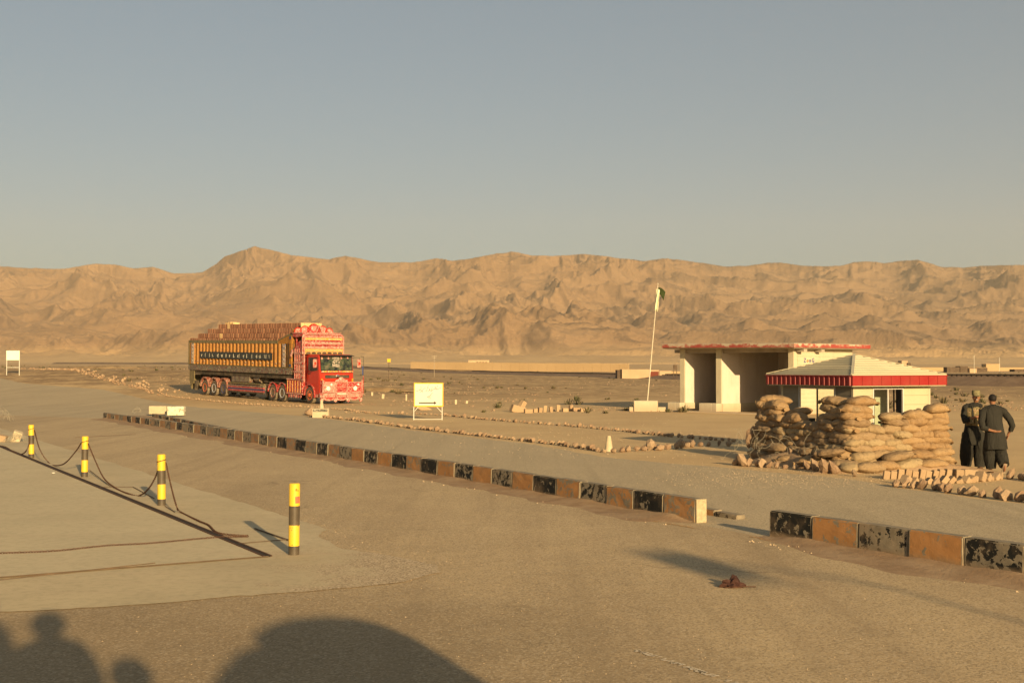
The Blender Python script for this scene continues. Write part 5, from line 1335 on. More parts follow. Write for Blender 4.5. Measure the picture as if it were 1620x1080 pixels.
# wheels
def wheel(x, y, side, hub, front=False):
    Rw = .535; w = .30
    y0, y1 = (y, y + w) if side < 0 else (y - w, y)
    g_ = bpy.data.objects.new('wheel', None); COL.objects.link(g_); g_.parent = tk; g_.location = (x, (y0+y1)/2, Rw)
    prof = [(.30, -w/2+.02), (.36, -w/2), (.46, -w/2), (.515, -w/2+.03), (Rw, -w/2+.06), (Rw, w/2-.06), (.515, w/2-.03), (.46, w/2), (.36, w/2), (.30, w/2-.02)]
    ty = MB().lathe(prof, 32, axis='y').build('tyre', [MTY, MTR], g_)
    for pl in ty.data.polygons:
        c = pl.center
        if math.hypot(c.x, c.z) > .522 and len(pl.vertices) == 4: pl.material_index = 1
    s_ = -1 if side < 0 else 1; e = s_ * w/2
    dish = .05 if front else -.09
    MB().lathe([(.30, e*.75), (.305, e*.98), (.27, e*.98), (.24, e*.6), (.12, e*(.6) + s_*dish), (.11, e*.6 + s_*(dish+.06)), (.001, e*.6 + s_*(dish+.07))], 24, axis='y').build('rim', hub, g_)
    mb = MB()
    for k in range(8):
        a = 2*PI*k/8; mb.lathe([(.02, e*.6 + s_*(dish-.0)), (.02, e*.6 + s_*(dish+.07)), (.001, e*.6 + s_*(dish+.075))], 6, c=(.17*math.cos(a), 0, .17*math.sin(a)), axis='y')
    mb.build('wheel_nuts', MCH, g_)
MH1 = simple('orange_red_hub', (.55, .12, .04), .5, .2, 6); MH2 = simple('white_blue_hub', (.42, .44, .46), .5, .3, 8); MH3 = simple('navy_hub', (.04, .05, .14), .5, .3, 6); MH4 = m_art('painted_hub', [RD1, WH, BLU, RD1, GD, WH], 9, 14)
for x, hb_ in ((0, MH1), (-3.54, MH2), (-4.80, MH4), (-12.0, MH3), (-13.49, MH2), (-14.97, MH1)):
    wheel(x, .0, -1, hb_, x == 0); wheel(x, 2.45, 1, hb_, x == 0)
# chassis
MB().box(-17.2, -2.2, .75, .87, 1.0, 1.45).box(-17.2, -2.2, 1.58, 1.70, 1.0, 1.45).box(-6, 1.2, .75, .87, .62, .98).box(-6, 1.2, 1.58, 1.70, .62, .98).build('chassis', MUN, tk)
for x in (0, -3.54, -4.8, -12.0, -13.49, -14.97): MB().tube([(x, .3, .535), (x, 2.15, .535)], .09, 8).build('axle', MUN, tk)
MB().box(-17.4, -2.25, .06, 2.39, 1.46, 1.745).build('bed_frame', MUN, tk)
# trailer body
XR, XF = -17.6, -2.14
for y0, y1, nm in ((-.02, .05, 'near'), (2.40, 2.47, 'far')):
    s_ = -1 if nm == 'near' else 1; yo = y0 if nm == 'near' else y1
    side = MB().box(XR, XF, y0, y1, 1.75, 3.85).build('side_wall', MORD, tk)
    MB().box(XR + .02, XF - .02, min(yo, yo + s_*.045), max(yo, yo + s_*.045), 1.75, 2.12).build('painted_frieze', MARTG, side)
    a, b = min(yo, yo + s_*.06), max(yo, yo + s_*.06)
    MB().box(XR, XF, a, b, 2.122, 2.20).build('lower_rail', MGRN, side)
    MB().box(XR, XF - 1.9, a, b, 3.70, 3.90).build('top_rail', MGRN, side)
    MB().box(XR, XR + .12, a - .001, b + .001, 2.205, 3.69).build('end_post', MGRN, side)
    n = 27; x_a, x_b = XR + .45, XF - 1.15
    for i in range(n):
        x = x_a + (x_b - x_a) * i / (n - 1)
        MB().prism([(x-.125, yo), (x-.085, yo + s_*.10), (x+.085, yo + s_*.10), (x+.125, yo)], 2.205, 3.695, 'xy').build('rib', MORG, side)
        if i % 2 == 0 and nm == 'near':
            MB().lathe([(.03, 0), (.05, s_*.02), (.001, s_*.04)], 8, c=(x + .28, yo + s_*.11 - .02*0, 2.42), axis='y').build('marker_lamp', MWL, side)
    if nm == 'near':
        # black name strip of plates carrying white script, hung over the ribs
        np_ = 17; s0_, s1_ = -15.5, -4.6; w = (s1_ - s0_) / np_
        r9 = random.Random(31)
        for i in range(np_):
            x = s0_ + i * w; yy = yo + s_ * .115
            pl_ = MB().bbox(x + .015, x + w - .015, yy - .016, yy, 2.62, 3.10, .012).build('name_plate', simple('black_name_plate', (.022, .024, .022), .45, spec=.5), side)
            mb = MB(); cx_ = x + w / 2
            for q in range(r9.choice((1, 2, 2))):
                ox = r9.uniform(-.13, .13); k = r9.choice((0, 1, 2, 3))
                Y = yy - .021
                if k == 0: st = [(ox-.09, 2.80), (ox-.05, 2.74), (ox+.03, 2.75), (ox+.07, 2.82), (ox+.06, 2.92)]
                elif k == 1: st = [(ox, 2.72), (ox+.01, 2.85), (ox-.01, 2.98)]
                elif k == 2: st = [(ox+.06, 2.96), (ox-.03, 2.93), (ox+.03, 2.86), (ox-.07, 2.78), (ox+.05, 2.74)]
                else: st = [(ox-.08, 2.92), (ox-.02, 2.82), (ox+.05, 2.90), (ox+.02, 2.76), (ox-.05, 2.73)]
                mb.tube([(cx_ + u_ if False else cx_ - u_, Y, w_) for u_, w_ in st], .012, 4)
            mb.build('script', MWL, pl_)
        # floral pilasters near both ends
        for x in (XR + .85, XF - .95):
            mb = MB(); mb.box(x - .2, x + .2, yo - .128, yo - .102, 2.22, 3.68)
            for q in range(5): mb.lathe([(.10 - .012*abs(q-2), yo - .129), (.07, yo - .16), (.001, yo - .165)], 10, c=(x, 0, 2.42 + q*.27), axis='y')
            mb.build('flower_pilaster', m_art('floral_panel', [(.5, .42, .3), (.30, .14, .03), WH, GRN, (.5,.42,.3), BLU, (.40, .16, .04)], 5, 12), side)
        # mud flap and rear corner
    # raised front part of the body, sloping up
    MB().prism([(XF - 1.9, 3.70), (XF - 1.9, 3.90), (XF - .55, 4.22), (XF, 4.22), (XF, 3.70)], y0 - .03, y1 + .03).build('swept_front', MORG, side)
    MB().prism([(XF - 1.9, 3.86), (XF - 1.9, 3.95), (XF - .55, 4.30), (XF + .02, 4.30), (XF + .02, 4.20), (XF - .55, 4.20)], y0 - .05, y1 + .05).build('swept_rail', MGRN, side)
    MB().box(XF - .30, XF - .02, a - .03, b + .03, 2.205, 4.19).build('front_post', MORG, side)
    for z in (2.25, 4.0): MB().box(XF - .28, XF - .04, a - .045, b + .045, z, z + .16).build('corner_plate', simple('blue_corner_plate', (.03, .05, .12), .5), side)
MB().box(XF - .05, XF, .055, 2.395, 1.76, 4.5).build('front_wall', MORG, tk)
MB().box(XF - .06, XF + .10, -.04, .10, 4.301, 4.6).box(XF - .06, XF + .10, 2.35, 2.49, 4.301, 4.6).build('front_corner_post', MORG, tk)
MB().box(XR, XR + .05, .055, 2.395, 1.76, 3.84).build('tailgate', MORG, tk)
MB().box(XR - .06, XR - .005, .2, 2.25, .35, 1.4).build('rear_guard', MGRN, tk)
MB().box(XR + .1, XR + .9, -.01, .05, 1.0, 1.74).prism([(XR + .1, 1.0), (XR + .9, 1.0), (XR + .3, .50)], .0, .03).build('rear_skirt', MGRN, tk)
MB().box(XR + .9, XR + 1.0, .02, .33, .30, 1.0).build('mud_flap', MUN, tk)
# wheel arches
def arch(xc, r0, r1, y0, y1, zc, mat, a0=0, a1=PI, name='mudguard'):
    k = 12; mb = MB(); V = []
    for q in range(k + 1):
        a = a0 + (a1 - a0) * q / k
        for r_, y_ in ((r0, y0), (r1, y0), (r1, y1), (r0, y1)): V.append((xc + r_*math.cos(a), y_, zc + r_*math.sin(a)))
    F_ = [(q*4+j, q*4+(j+1)%4, (q+1)*4+(j+1)%4, (q+1)*4+j) for q in range(k) for j in range(4)] + [(0,1,2,3), (k*4+3, k*4+2, k*4+1, k*4)]
    mb.add(V, F_); return mb.build(name, mat, tk)
for x in (-12.0, -13.49, -14.97): arch(x, .62, .70, -.04, .34, .60, m_art('arch_ornament', [(.28,.05,.03), (.10,.04,.02), WH, (.35,.06,.04), (.12,.07,.04)], 8, 18)); arch(x, .62, .70, 2.11, 2.49, .60, MARTD)
for x in (-3.54, -4.80): arch(x, .58, .64, -.03, .36, .58, MARTD, 0, PI); arch(x, .58, .64, 2.09, 2.48, .58, MARTD)
arch(0, .60, .68, -.05, .40, .56, MARTD, -.25, PI+.1); arch(0, .60, .68, 2.05, 2.50, .56, MARTD, -.25, PI+.1)
# side equipment of the trailer
MB().bbox(-11.2, -6.0, .0, .10, .95, 1.05, .01).build('guard_rail', MGRN, tk)
for i, (z, m_) in enumerate(((.36, MUN), (.47, MARTD), (.58, simple('blue_stripe', (.04, .05, .12), .5)), (.69, MARTD), (.80, MARTG))):
    MB().box(-11.2, -6.0, -.02 - .004*i, .06, z, z + .105).build('side_guard_slat', m_, tk)
MB().bbox(-10.9, -8.2, .08, .9, 1.06, 1.62, .03).build('tool_box', MARTG, tk)
MB().lathe([(.001, -7.9), (.26, -7.88), (.28, -7.0), (.001, -6.98)], 16, c=(0, .45, 1.35), axis='x').build('water_tank', MARTG, tk)
MB().lathe([(.24, .30), (.27, .33), (.27, .5), (.24, .55), (.001, .56)], 18, c=(-6.35, 0, 1.35), axis='y').build('spare_drum', MUN, tk)
MB().box(-6.05, -5.8, .2, .3, .2, 1.0).build('landing_leg', MUN, tk)
# tractor: tank box with leaf pendants, rear deck
ln = MB().bbox(-2.75, -.78, -.06, .55, .62, 1.42, .03).build('side_tank', MARTD, tk)
for i in range(6): MB().box(-2.72 + .335*i, -2.72 + .335*i + .045, -.085, -.061, .64, 1.38).build('tank_rib', MARTY, ln)
MB().bbox(-2.80, -.72, -.10, .0, .53, .615, .01).bbox(-2.80, -.72, -.10, .0, 1.425, 1.51, .01).build('tank_edge', MARTP, ln)
def pendant(x, y, z, s, mat, par, axis='y'):
    pr = [(.001, 0), (.35, -.12), (.5, -.45), (.42, -.75), (.001, -1.0)]
    pts = [(u_*s*.8, z + w_*s) for u_, w_ in pr] + [(-u_*s*.8, z + w_*s) for u_, w_ in pr[::-1]][1:-1]
    mb = MB()
    if axis == 'y': mb.prism([(x + a_, b_) for a_, b_ in pts], y - .015, y + .015, 'xz')
    else: mb.prism([(y + a_, b_) for a_, b_ in pts], x - .015, x + .015, 'yz')
    mb.build('pendant', mat, par)
for i in range(6): pendant(-2.5 + .3*i, -.05, .53, .24, MARTP if i % 2 else MARTD, ln)
MB().bbox(-5.5, -2.3, .0, 2.45, 1.15, 1.22, .01).build('rear_deck', MUN, tk)
# cab: lofted shell
cab = empty('cab'); cab.parent = tk
def slab(pts, y0, y1, name, mat, par, inset=.0):
    """side profile extruded, with rounded shoulders"""
    return MB().prism(pts, y0, y1).build(name, mat, par)
bm = bmesh.new()
prof = [(-.41, .95), (-.41, 2.98), (-.35, 3.06), (.95, 3.06), (1.05, 3.00), (1.20, 2.05), (1.24, 1.55), (1.22, .62), (.72, .60), (.62, .90), (.45, 1.12), (.0, 1.24), (-.25, 1.18)]
v0 = [bm.verts.new((x, .03, z)) for x, z in prof]; f_ = bm.faces.new(v0)
ex = bmesh.ops.extrude_face_region(bm, geom=[f_]); bmesh.ops.translate(bm, vec=(0, 2.39, 0), verts=[v for v in ex['geom'] if isinstance(v, bmesh.types.BMVert)])
bmesh.ops.recalc_face_normals(bm, faces=bm.faces[:])
bmesh.ops.bevel(bm, geom=[e for e in bm.edges if abs(e.verts[0].co.y - e.verts[1].co.y) < .01 and max(e.verts[0].co.z, e.verts[1].co.z) > 1.3 and max(e.verts[0].co.x, e.verts[1].co.x) > .9 or min(e.verts[0].co.z, e.verts[1].co.z) > 2.95], offset=.06, segments=3, affect='EDGES')
me = bpy.data.meshes.new('shell'); bm.to_mesh(me); bm.free(); me.materials.append(MRP); inst('shell', me, (0,0,0), parent=cab)
# windscreen: plane between (1.05,3.0) and (1.20,2.05)
def fp(t_, y, off=0): return Vector((1.05 + .15*t_ + off*.99, y, 3.0 - .95*t_ + off*.15))
def frontpatch(name, t0_, t1_, y0_, y1_, mat, off=.012, par=cab, th=.012):
    mb = MB(); V = [fp(t0_, y0_, off), fp(t0_, y1_, off), fp(t1_, y1_, off), fp(t1_, y0_, off)]; V += [fp(t0_, y0_, off-th), fp(t0_, y1_, off-th), fp(t1_, y1_, off-th), fp(t1_, y0_, off-th)]
    mb.add(V, [(0,1,2,3), (7,6,5,4), (0,4,5,1), (1,5,6,2), (2,6,7,3), (3,7,4,0)]); return mb.build(name, mat, par)
ws = frontpatch('windscreen', .07, .95, .14, 2.31, MWS, .014)
frontpatch('screen_rubber', .03, .99, .09, 2.36, MFR, .006)
for i in range(14): frontpatch('fringe', .07, .07 + rnd.uniform(.10, .19), .16 + .153*i, .16 + .153*i + .11, MUN if i % 3 else MARTP, .026, ws)
for (a, b, y_, w_) in ((.12, .22, .95, .5), (.26, .33, 1.05, .35), (.36, .52, .95, .16), (.36, .46, 1.15, .14), (.55, .75, .92, .5), (.40, .5, 1.35, .1)): frontpatch('screen_lettering', a, b, y_, y_ + w_, m_art('pale_screen_lettering', [WH, (.05,.05,.04), WH, (.25,.25,.2), (.04,.04,.03), WH], 10, 24), .028, ws)
for y_ in (.55, 1.5): MB().bar(fp(.93, y_, .05), fp(.70, y_ + .62, .05), .02, .02).build('wiper', MFR, cab)
MB().obox((1.19, 1.225, 3.0), (.16, 0, -.03), (0, 1.16, 0), (.003, 0, .012)).build('sun_visor', MFR, cab)
frontpatch('rainbow_strip', 1.0, 1.09, .08, 2.38, m_art('rainbow_strip', [GD, RD1, (.1,.25,.08), GD, WH, RD1], 3, 9), .04)
MB().box(1.19, 1.235, .10, 2.35, 1.93, 1.98).build('dark_ledge', MFR, cab)
MB().box(1.215, 1.262, .38, 2.08, 1.60, 1.80).build('grille_slot', MUN, cab)
MB().lathe([(.001, 1.258), (.11, 1.262), (.12, 1.29), (.06, 1.31), (.001, 1.31)], 16, c=(0, 1.225, 1.72), axis='x').build('grille_emblem', MCH, cab)
for a_, b_ in ((.42, 1.08), (1.37, 2.04)): MB().box(1.262, 1.275, a_, b_, 1.67, 1.70).build('grille_bar', MCH, cab)
for y_ in (.10, 2.28): MB().bbox(1.20, 1.27, y_, y_ + .10, 1.36, 1.58, .02).build('indicator', MAMB, cab)
# side window and door, both sides
for s_, yy in ((-1, .03), (1, 2.42)):
    o_ = s_ * .012; a, b = sorted((yy, yy + o_))
    MB().prism([(-.22, 2.06), (-.22, 2.86), (.80, 2.86), (.95, 2.10), (.52, 2.02)], a, b).build('side_window', MDG, cab)
    a2, b2 = sorted((yy, yy + s_ * .006))
    dr = MB().prism([(-.30, 1.24), (-.30, 2.94), (.88, 2.94), (1.02, 2.05), (1.0, 1.02), (.80, 1.05), (.55, 1.25), (.0, 1.34)], a2, b2).build('door', simple('red_door_paint', (.38, .018, .006), .35, .08, 2, spec=.4, dust=.08), cab)
    a3, b3 = sorted((yy + s_*.006, yy + s_*.03)); MB().box(-.20, -.02, a3, b3, 1.82, 1.86).build('handle', MFR, dr)
    MB().box(.66, 1.0, min(yy, yy - s_*.5), max(yy, yy - s_*.5), .42, .60).build('step', MARTP, cab)
    # mirror with a painted frame on its arm
    ym = yy + s_ * .38
    MB().tube([(1.02, yy, 2.85), (1.25, ym, 2.90), (1.25, ym, 2.15)], .015, 5).build('mirror_arm', MFR, cab)
    mr = MB().bbox(1.20, 1.26, ym - .13, ym + .13, 2.25, 2.78, .04).build('mirror', MARTP, cab)
    MB().bbox(1.262, 1.275, ym - .06, ym + .06, 2.42, 2.60, .004).build('mirror_flower', MRP, mr)
# corner ornaments below the screen side and bumper tree
MB().prism([(1.245, .60), (1.32, .62), (1.32, 1.45), (1.245, 1.5)], .04, .30).build('corner_ornament', MARTD, cab)
bs = empty('bumper', (0, 0, 0)); bs.parent = tk
MB().bbox(1.28, 1.46, -.05, 2.85, .42, .72, .03).build('bumper_beam', MARTP, bs)
for (y0_, y1_, z0_, z1_, m_) in ((.10, .98, .74, 1.38, MARTP), (1.06, 1.72, .74, 1.38, MARTD), (1.80, 2.86, .74, 1.36, MARTD)):
    MB().box(1.50, 1.525, y0_, y1_, z0_, z1_).build('grille_panel', m_, bs)
    mb = MB(); 
    for z in (z0_, (z0_+z1_)/2, z1_): mb.box(1.526, 1.56, y0_ - .02, y1_ + .02, z - .022, z + .022)
    mb.build('panel_bar', MARTP, bs)
for y_ in (.05, 1.02, 1.76, 2.84): MB().bbox(1.50, 1.58, y_ - .035, y_ + .035, .42, 1.50, .012).build('guard_post', MARTP, bs)
for y_ in (.42, 2.35):
    MB().lathe([(.13, 1.526), (.14, 1.57), (.10, 1.585), (.001, 1.59)], 16, c=(0, y_, .98), axis='x').build('headlight', MHL, bs)
    MB().lathe([(.06, 1.526), (.07, 1.56), (.001, 1.58)], 10, c=(0, y_ + .22, 1.22), axis='x').build('spot_lamp', MHL, bs)
for (y_, z_, s__) in ((1.35, 1.52, .17), (1.18, 1.45, .13), (1.52, 1.45, .13), (1.0, 1.42, .09), (1.7, 1.42, .09)):
    MB().lathe([(s__, 1.53), (s__*1.05, 1.56), (s__*.6, 1.60), (.001, 1.62)], 12, c=(0, y_, z_), axis='x').build('rosette', MARTP, bs)
MB().box(1.53, 1.545, 1.05, 1.75, .60, .70).build('number_plate', MWL, bs)
for (yc, w_, d_) in ((.55, .46, .20), (1.42, .46, .20), (2.35, .42, .18)):      # scalloped apron
    pts = [(yc + w_*math.cos(a), .42 + d_*math.sin(a)) for a in np.linspace(0, -PI, 12)]
    MB().prism(pts, 1.42, 1.45, 'yz').build('scallop', MARTP, bs)
    pts = [(yc + w_*.6*math.cos(a), .42 + d_*.6*math.sin(a)) for a in np.linspace(0, -PI, 10)]
    MB().prism(pts, 1.451, 1.465, 'yz').build('scallop_inlay', MARTD, bs)
for y_ in (.02, .99, 1.90, 2.80): pendant(1.47, y_, .42, .30, MARTP, bs, 'x')
MB().lathe([(.10, 1.47), (.001, 1.50)], 10, c=(0, 1.86, .28), axis='x').build('medallion', MWL, bs)
# thin flag staff on the far corner of the bumper
MB().tube([(1.52, 2.95, .5), (1.52, 2.95, 2.95)], .012, 5).tube([(1.52, 2.95, 2.93), (1.52, 2.72, 2.95)], .012, 5).build('staff', MFR, bs)
MB().box(1.515, 1.525, 2.86, 2.94, 1.8, 2.35).build('pennant', simple('dark_blue_pennant', (.05, .07, .18), .8), bs)
MB().tube([(1.52, 2.95, .6), (1.52, 2.95, 1.75)], .03, 6).build('staff_ribbon', MARTD, bs)
# crown over the cab: rounded board with stacked friezes
cr = empty('crown_board', (0, 0, 0)); cr.parent = tk
def rrect(y0_, y1_, z0_, z1_, r):
    pts = [(y0_, z0_), (y1_, z0_)]
    pts += [(y1_ - r + r*math.cos(a), z1_ - r + r*math.sin(a)) for a in np.linspace(0, PI/2, 6)]
    pts += [(y0_ + r + r*math.cos(a), z1_ - r + r*math.sin(a)) for a in np.linspace(PI/2, PI, 6)]
    return pts
MB().prism(rrect(-.20, 2.72, 3.07, 4.30, .22), -.72, -.60, 'yz').build('board', MARTD, cr)
rows = [(3.24, 3.40, MARTY), (3.42, 3.56, MARTP), (3.58, 3.66, MARTD), (3.68, 3.84, MARTP), (3.86, 3.93, MARTD), (3.95, 4.09, MARTY), (4.11, 4.20, MARTP)]
for i, (z0_, z1_, m_) in enumerate(rows):
    d_ = .16 - .016 * i
    MB().box(-.60, -.60 + d_, -.12 - 0, 2.64, z0_, z1_).build('frieze', m_, cr)
n = 14
for i in range(n):     # beaded arch rim
    pass
rim = rrect(-.20, 2.72, 3.07, 4.30, .22)[1:]
mb = MB(); mb.tube([(-.56, y_, z_) for y_, z_ in rim] + [(-.56, -.20, 3.07)], .05, 6); mb.build('rim', MARTP, cr)
for i in range(7): MB().prism([(-.02 + .38*i, 3.08), (.30 + .38*i, 3.08), (.30 + .38*i, 3.16), (.22 + .38*i, 3.20), (.06 + .38*i, 3.20), (-.02 + .38*i, 3.16)], -.44, -.425, 'yz').build('lamp_niche', MUN, cr)
MB().box(-.595, -.44, -.10, 2.62, 3.07, 3.22).build('base_band', MARTY, cr)
# side fins with lattice, near and far
for yy in (-.18, 2.63):
    fn = MB().box(-.70, -.42, yy, yy + .07, 1.40, 4.1).build('side_fin', MARTP, tk)
    for i in range(9): MB().lathe([(.085, yy - .02), (.05, yy - .045), (.001, yy - .05)], 8, c=(-.56, 0, 1.6 + .29*i), axis='y').build('fin_flower', MARTD, fn)
    sp = MB().box(-1.72, -.715, yy + .06, yy + .10, 1.50, 3.42).prism([(-1.72, 3.421), (-.715, 3.421), (-.715, 3.95), (-1.2, 3.85), (-1.55, 3.62)], yy + .06, yy + .10).build('ornate_panel', MARTD, tk)
    for i in range(4): MB().box(-1.68 + .27*i, -1.68 + .27*i + .06, yy + .02, yy + .058, 1.52, 3.40).build('panel_stave', MARTP, sp)
    for z in (1.9, 2.45, 3.05): MB().box(-1.72, -.72, yy + .005, yy + .019, z, z + .12).build('panel_band', MARTP, sp)
    for q in range(3): MB().lathe([(.14, yy - .03), (.09, yy - .08), (.001, yy - .09)], 10, c=(-1.85 - .08*q, 0, 3.22 - .12*q), axis='y').build('side_rosette', MARTP, sp)
MB().box(-1.70, -.42, .10, 2.35, 1.25, 3.0).build('sleeper_box', MARTD, tk)
# shelf over the sleeper carrying five round scallops
shf = MB().prism([(-2.02, 4.14), (-2.02, 4.36), (-.75, 4.36), (-.75, 4.20), (-1.5, 4.12)], -.10, 2.62).build('crown_shelf', MARTD, tk)
MB().bbox(-2.0, -.72, -.14, 2.66, 4.361, 4.42, .01).build('shelf_edge', MARTP, shf)
MB().box(-1.80, -1.70, .0, .06, 3.0, 4.11).box(-1.80, -1.70, 2.44, 2.5, 3.0, 4.11).build('shelf_post', MARTD, shf)
for yc, r_, z_ in ((.16, .27, 4.42), (.64, .34, 4.44), (1.28, .46, 4.44), (1.92, .36, 4.44), (2.42, .27, 4.42)):
    pts = [(yc + r_*math.cos(a), z_ + r_*1.15*math.sin(a)) for a in np.linspace(-.15, PI + .15, 14)]
    sc_ = MB().prism(pts, -1.86, -1.80, 'yz').build('scallop', MARTP if r_ < .4 else MARTD, shf)
    MB().tube([(-1.80, a_, b_) for a_, b_ in pts], .035, 5).build('scallop_rim', MRP, sc_)
    MB().lathe([(r_*.42, -1.80), (r_*.3, -1.76), (.001, -1.75)], 10, c=(0, yc, z_ + r_*.5), axis='x').build('boss', MARTP, sc_)
for s_ in (-1, 1): MB().bar((-1.70, 1.62 + s_*.22, 4.43), (-1.70, 1.62, 4.90), .06, .05).build('gable_bar', MARTP, shf)

# ---------------------------------------------------------------- the load: crates, each its own thing
def crate_mesh(seed, L, Wd, Hh_, mat):
    r = random.Random(seed); mb = MB(); g = .012
    mb.box(-L/2 + g, L/2 - g, 0.012, Wd - .004, .012, Hh_ - .012)
    for i in range(3):                                       # slatted face
        z0_ = .01 + i * (Hh_ - .02) / 3; mb.box(-L/2 + .004, L/2 - .004, 0, .0115, z0_ + .006, z0_ + (Hh_-.02)/3 - .006)
    for x in (-L/2 + .004, L/2 - .034): mb.box(x, x + .03, -.012, -.0005, .006, Hh_ - .006)
    me = mb.mesh('crate', mat); return me
CH, CL = .335, .345
CM = [crate_mesh(i, CL, .5, CH, MCR) for i in range(2)]; CMW = crate_mesh(5, CL, .5, CH, MCRW)
tiers = [(3.72, -17.5, -3.0, .02), (4.055, -16.6, -2.25, .20), (4.39, -15.6, -2.22, .50), (4.72, -14.5, -.95 - 1.25, .80)]
tl = ['lowest', 'second', 'third', 'topmost']
k_ct = 0
for ti, (z, xa, xb, y_) in enumerate(tiers):
    n = int((xb - xa) / (CL + .012))
    for i in range(n):
        x = xa + (i + .5) * (CL + .012) + rnd.uniform(-.006, .006)
        white = (ti == 1 and i == n // 4) or (ti == 3 and i in (4,)) 
        M = TM @ Matrix.Translation((x, y_ + rnd.uniform(-.02, .03), z + rnd.uniform(-.008, .012))) @ Euler((0, 0, rnd.uniform(-.03, .03))).to_matrix().to_4x4()
        o = inst('crate', CMW if white else CM[i % 2], (0, 0, 0), label=('pale crate in the %s tier of the truck load' if white else 'reddish crate in the near edge of the %s tier on the truck') % tl[ti], cat='crate', group='crates of the %s tier on the truck' % tl[ti])
        o.matrix_world = M
# loose crate row lying across the top near the back, pale front face of the top tier
mb = MB()
for ti, (z, xa, xb, y_) in enumerate(tiers):
    w0 = y_ + .52; n = int((xb - xa) / (CL + .012)); w1 = 2.45 - y_ - .02
    nx = n; m = max(1, int((w1 - w0) / .5))
    for i in range(nx):
        for j in range(m):
            x = xa + i * (CL + .012); yy = w0 + j * (w1 - w0) / m
            hh = CH - .01 + rnd.uniform(-.012, .012) + (.0 if ti < 3 else 0)
            mb.box(x + .008, x + CL, yy + .006, yy + (w1 - w0) / m - .006, z, z + hh)
o = mb.build('crate_stack', MCR, kind='stuff', label='inner rows of reddish crates stacked on the truck bed'); o.matrix_world = TM
mb = MB()
for j in range(6): mb.box(-2.19, -2.13, .55 + .25*j, .55 + .25*j + .235, 4.50, 5.04)
o = mb.build('crate_stack', MCRW, kind='stuff', label='pale front boards of the crate stack above the truck cab'); o.matrix_world = TM
for i in range(3):
    o = inst('crate', CMW, (0,0,0), label='pale crate lying loose on top of the truck load', cat='crate', group='loose pale crates on the load'); o.matrix_world = TM @ Matrix.Translation((-13.6 + .42*i, 1.0, 5.055)) @ Matrix.Diagonal((1, 1, .35 + .1*(i == 1), 1))
# ---------------------------------------------------------------- people
MSK = NT('brown_skin', .6); MSK.col((.22, .105, .055)); MSK = MSK.m
MHR = simple('black_hair', (.010, .008, .007), .7, .2, 30, bump=.4); 
def m_cloth(name, c, sc=5):
    t = NT(name, .9); v = t.vec('obj'); t.col(t.ramp(t.noise(3, 5, .6, v), [(.3, tuple(x*.75 for x in c)), (.7, tuple(x*1.3 for x in c))]))
    t.bump(t.noise(sc, 4, .55, t.vec('obj', (2.2, 2.2, .7)), .8), .9, .05); return t.m
MBC = m_cloth('charcoal_shalwar_cloth', (.022, .021, .017)); MKH = None
def m_camo(name):
    t = NT(name, .9); v = t.vec('obj')
    c = t.ramp(t.vor(13, v, out='Distance'), [(0, (.20, .135, .07)), (.35, (.30, .21, .12)), (.55, (.10, .085, .045)), (.8, (.24, .17, .09))], 'CONSTANT')
    c = t.mix(t.ramp(t.noise(14, 4, .6, v), [(.45, 0.0), (.5, .8)]), c, (.16, .13, .06)); t.col(c); return t.m
MCM = m_camo('camouflage_vest'); MCAP = NT('camouflage_cap', .9); MCAP.col(MCAP.ramp(MCAP.noise(12, 4), [(.4, (.11, .105, .05)), (.55, (.20, .17, .09))])); MCAP = MCAP.m
MSH = simple('brown_sandal_leather', (.12, .06, .03), .7, .3, 9); MSO = simple('grey_shoe_sole', (.26, .20, .14), .85, .2, 9)
def skin_body(name, verts, edges, radii, mat, parent):
    """body as one continuous skinned surface; root vertex 0 is the pelvis"""
    me = bpy.data.meshes.new(name); me.from_pydata(verts, edges, []); me.update(); me.materials.append(mat)
    o = bpy.data.objects.new(name, me); link(o, parent)
    sk = o.modifiers.new('skin', 'SKIN'); sk.use_smooth_shade = True
    lay = me.skin_vertices[0] if me.skin_vertices else None
    if lay is None:
        bm = bmesh.new(); bm.from_mesh(me); L_ = bm.verts.layers.skin.verify(); bm.to_mesh(me); bm.free(); lay = me.skin_vertices[0]
    for i, r in enumerate(radii): lay.data[i].radius = r if isinstance(r, tuple) else (r, r)
    lay.data[0].use_root = True
    ss = o.modifiers.new('sub', 'SUBSURF'); ss.levels = 1; ss.render_levels = 1
    bpy.context.view_layer.update()
    dg = bpy.context.evaluated_depsgraph_get(); m2 = bpy.data.meshes.new_from_object(o.evaluated_get(dg)); m2.name = name
    o.modifiers.clear(); o.data = m2
    if not m2.materials: m2.materials.append(mat)
    m2.polygons.foreach_set('use_smooth', [True]*len(m2.polygons)); return o
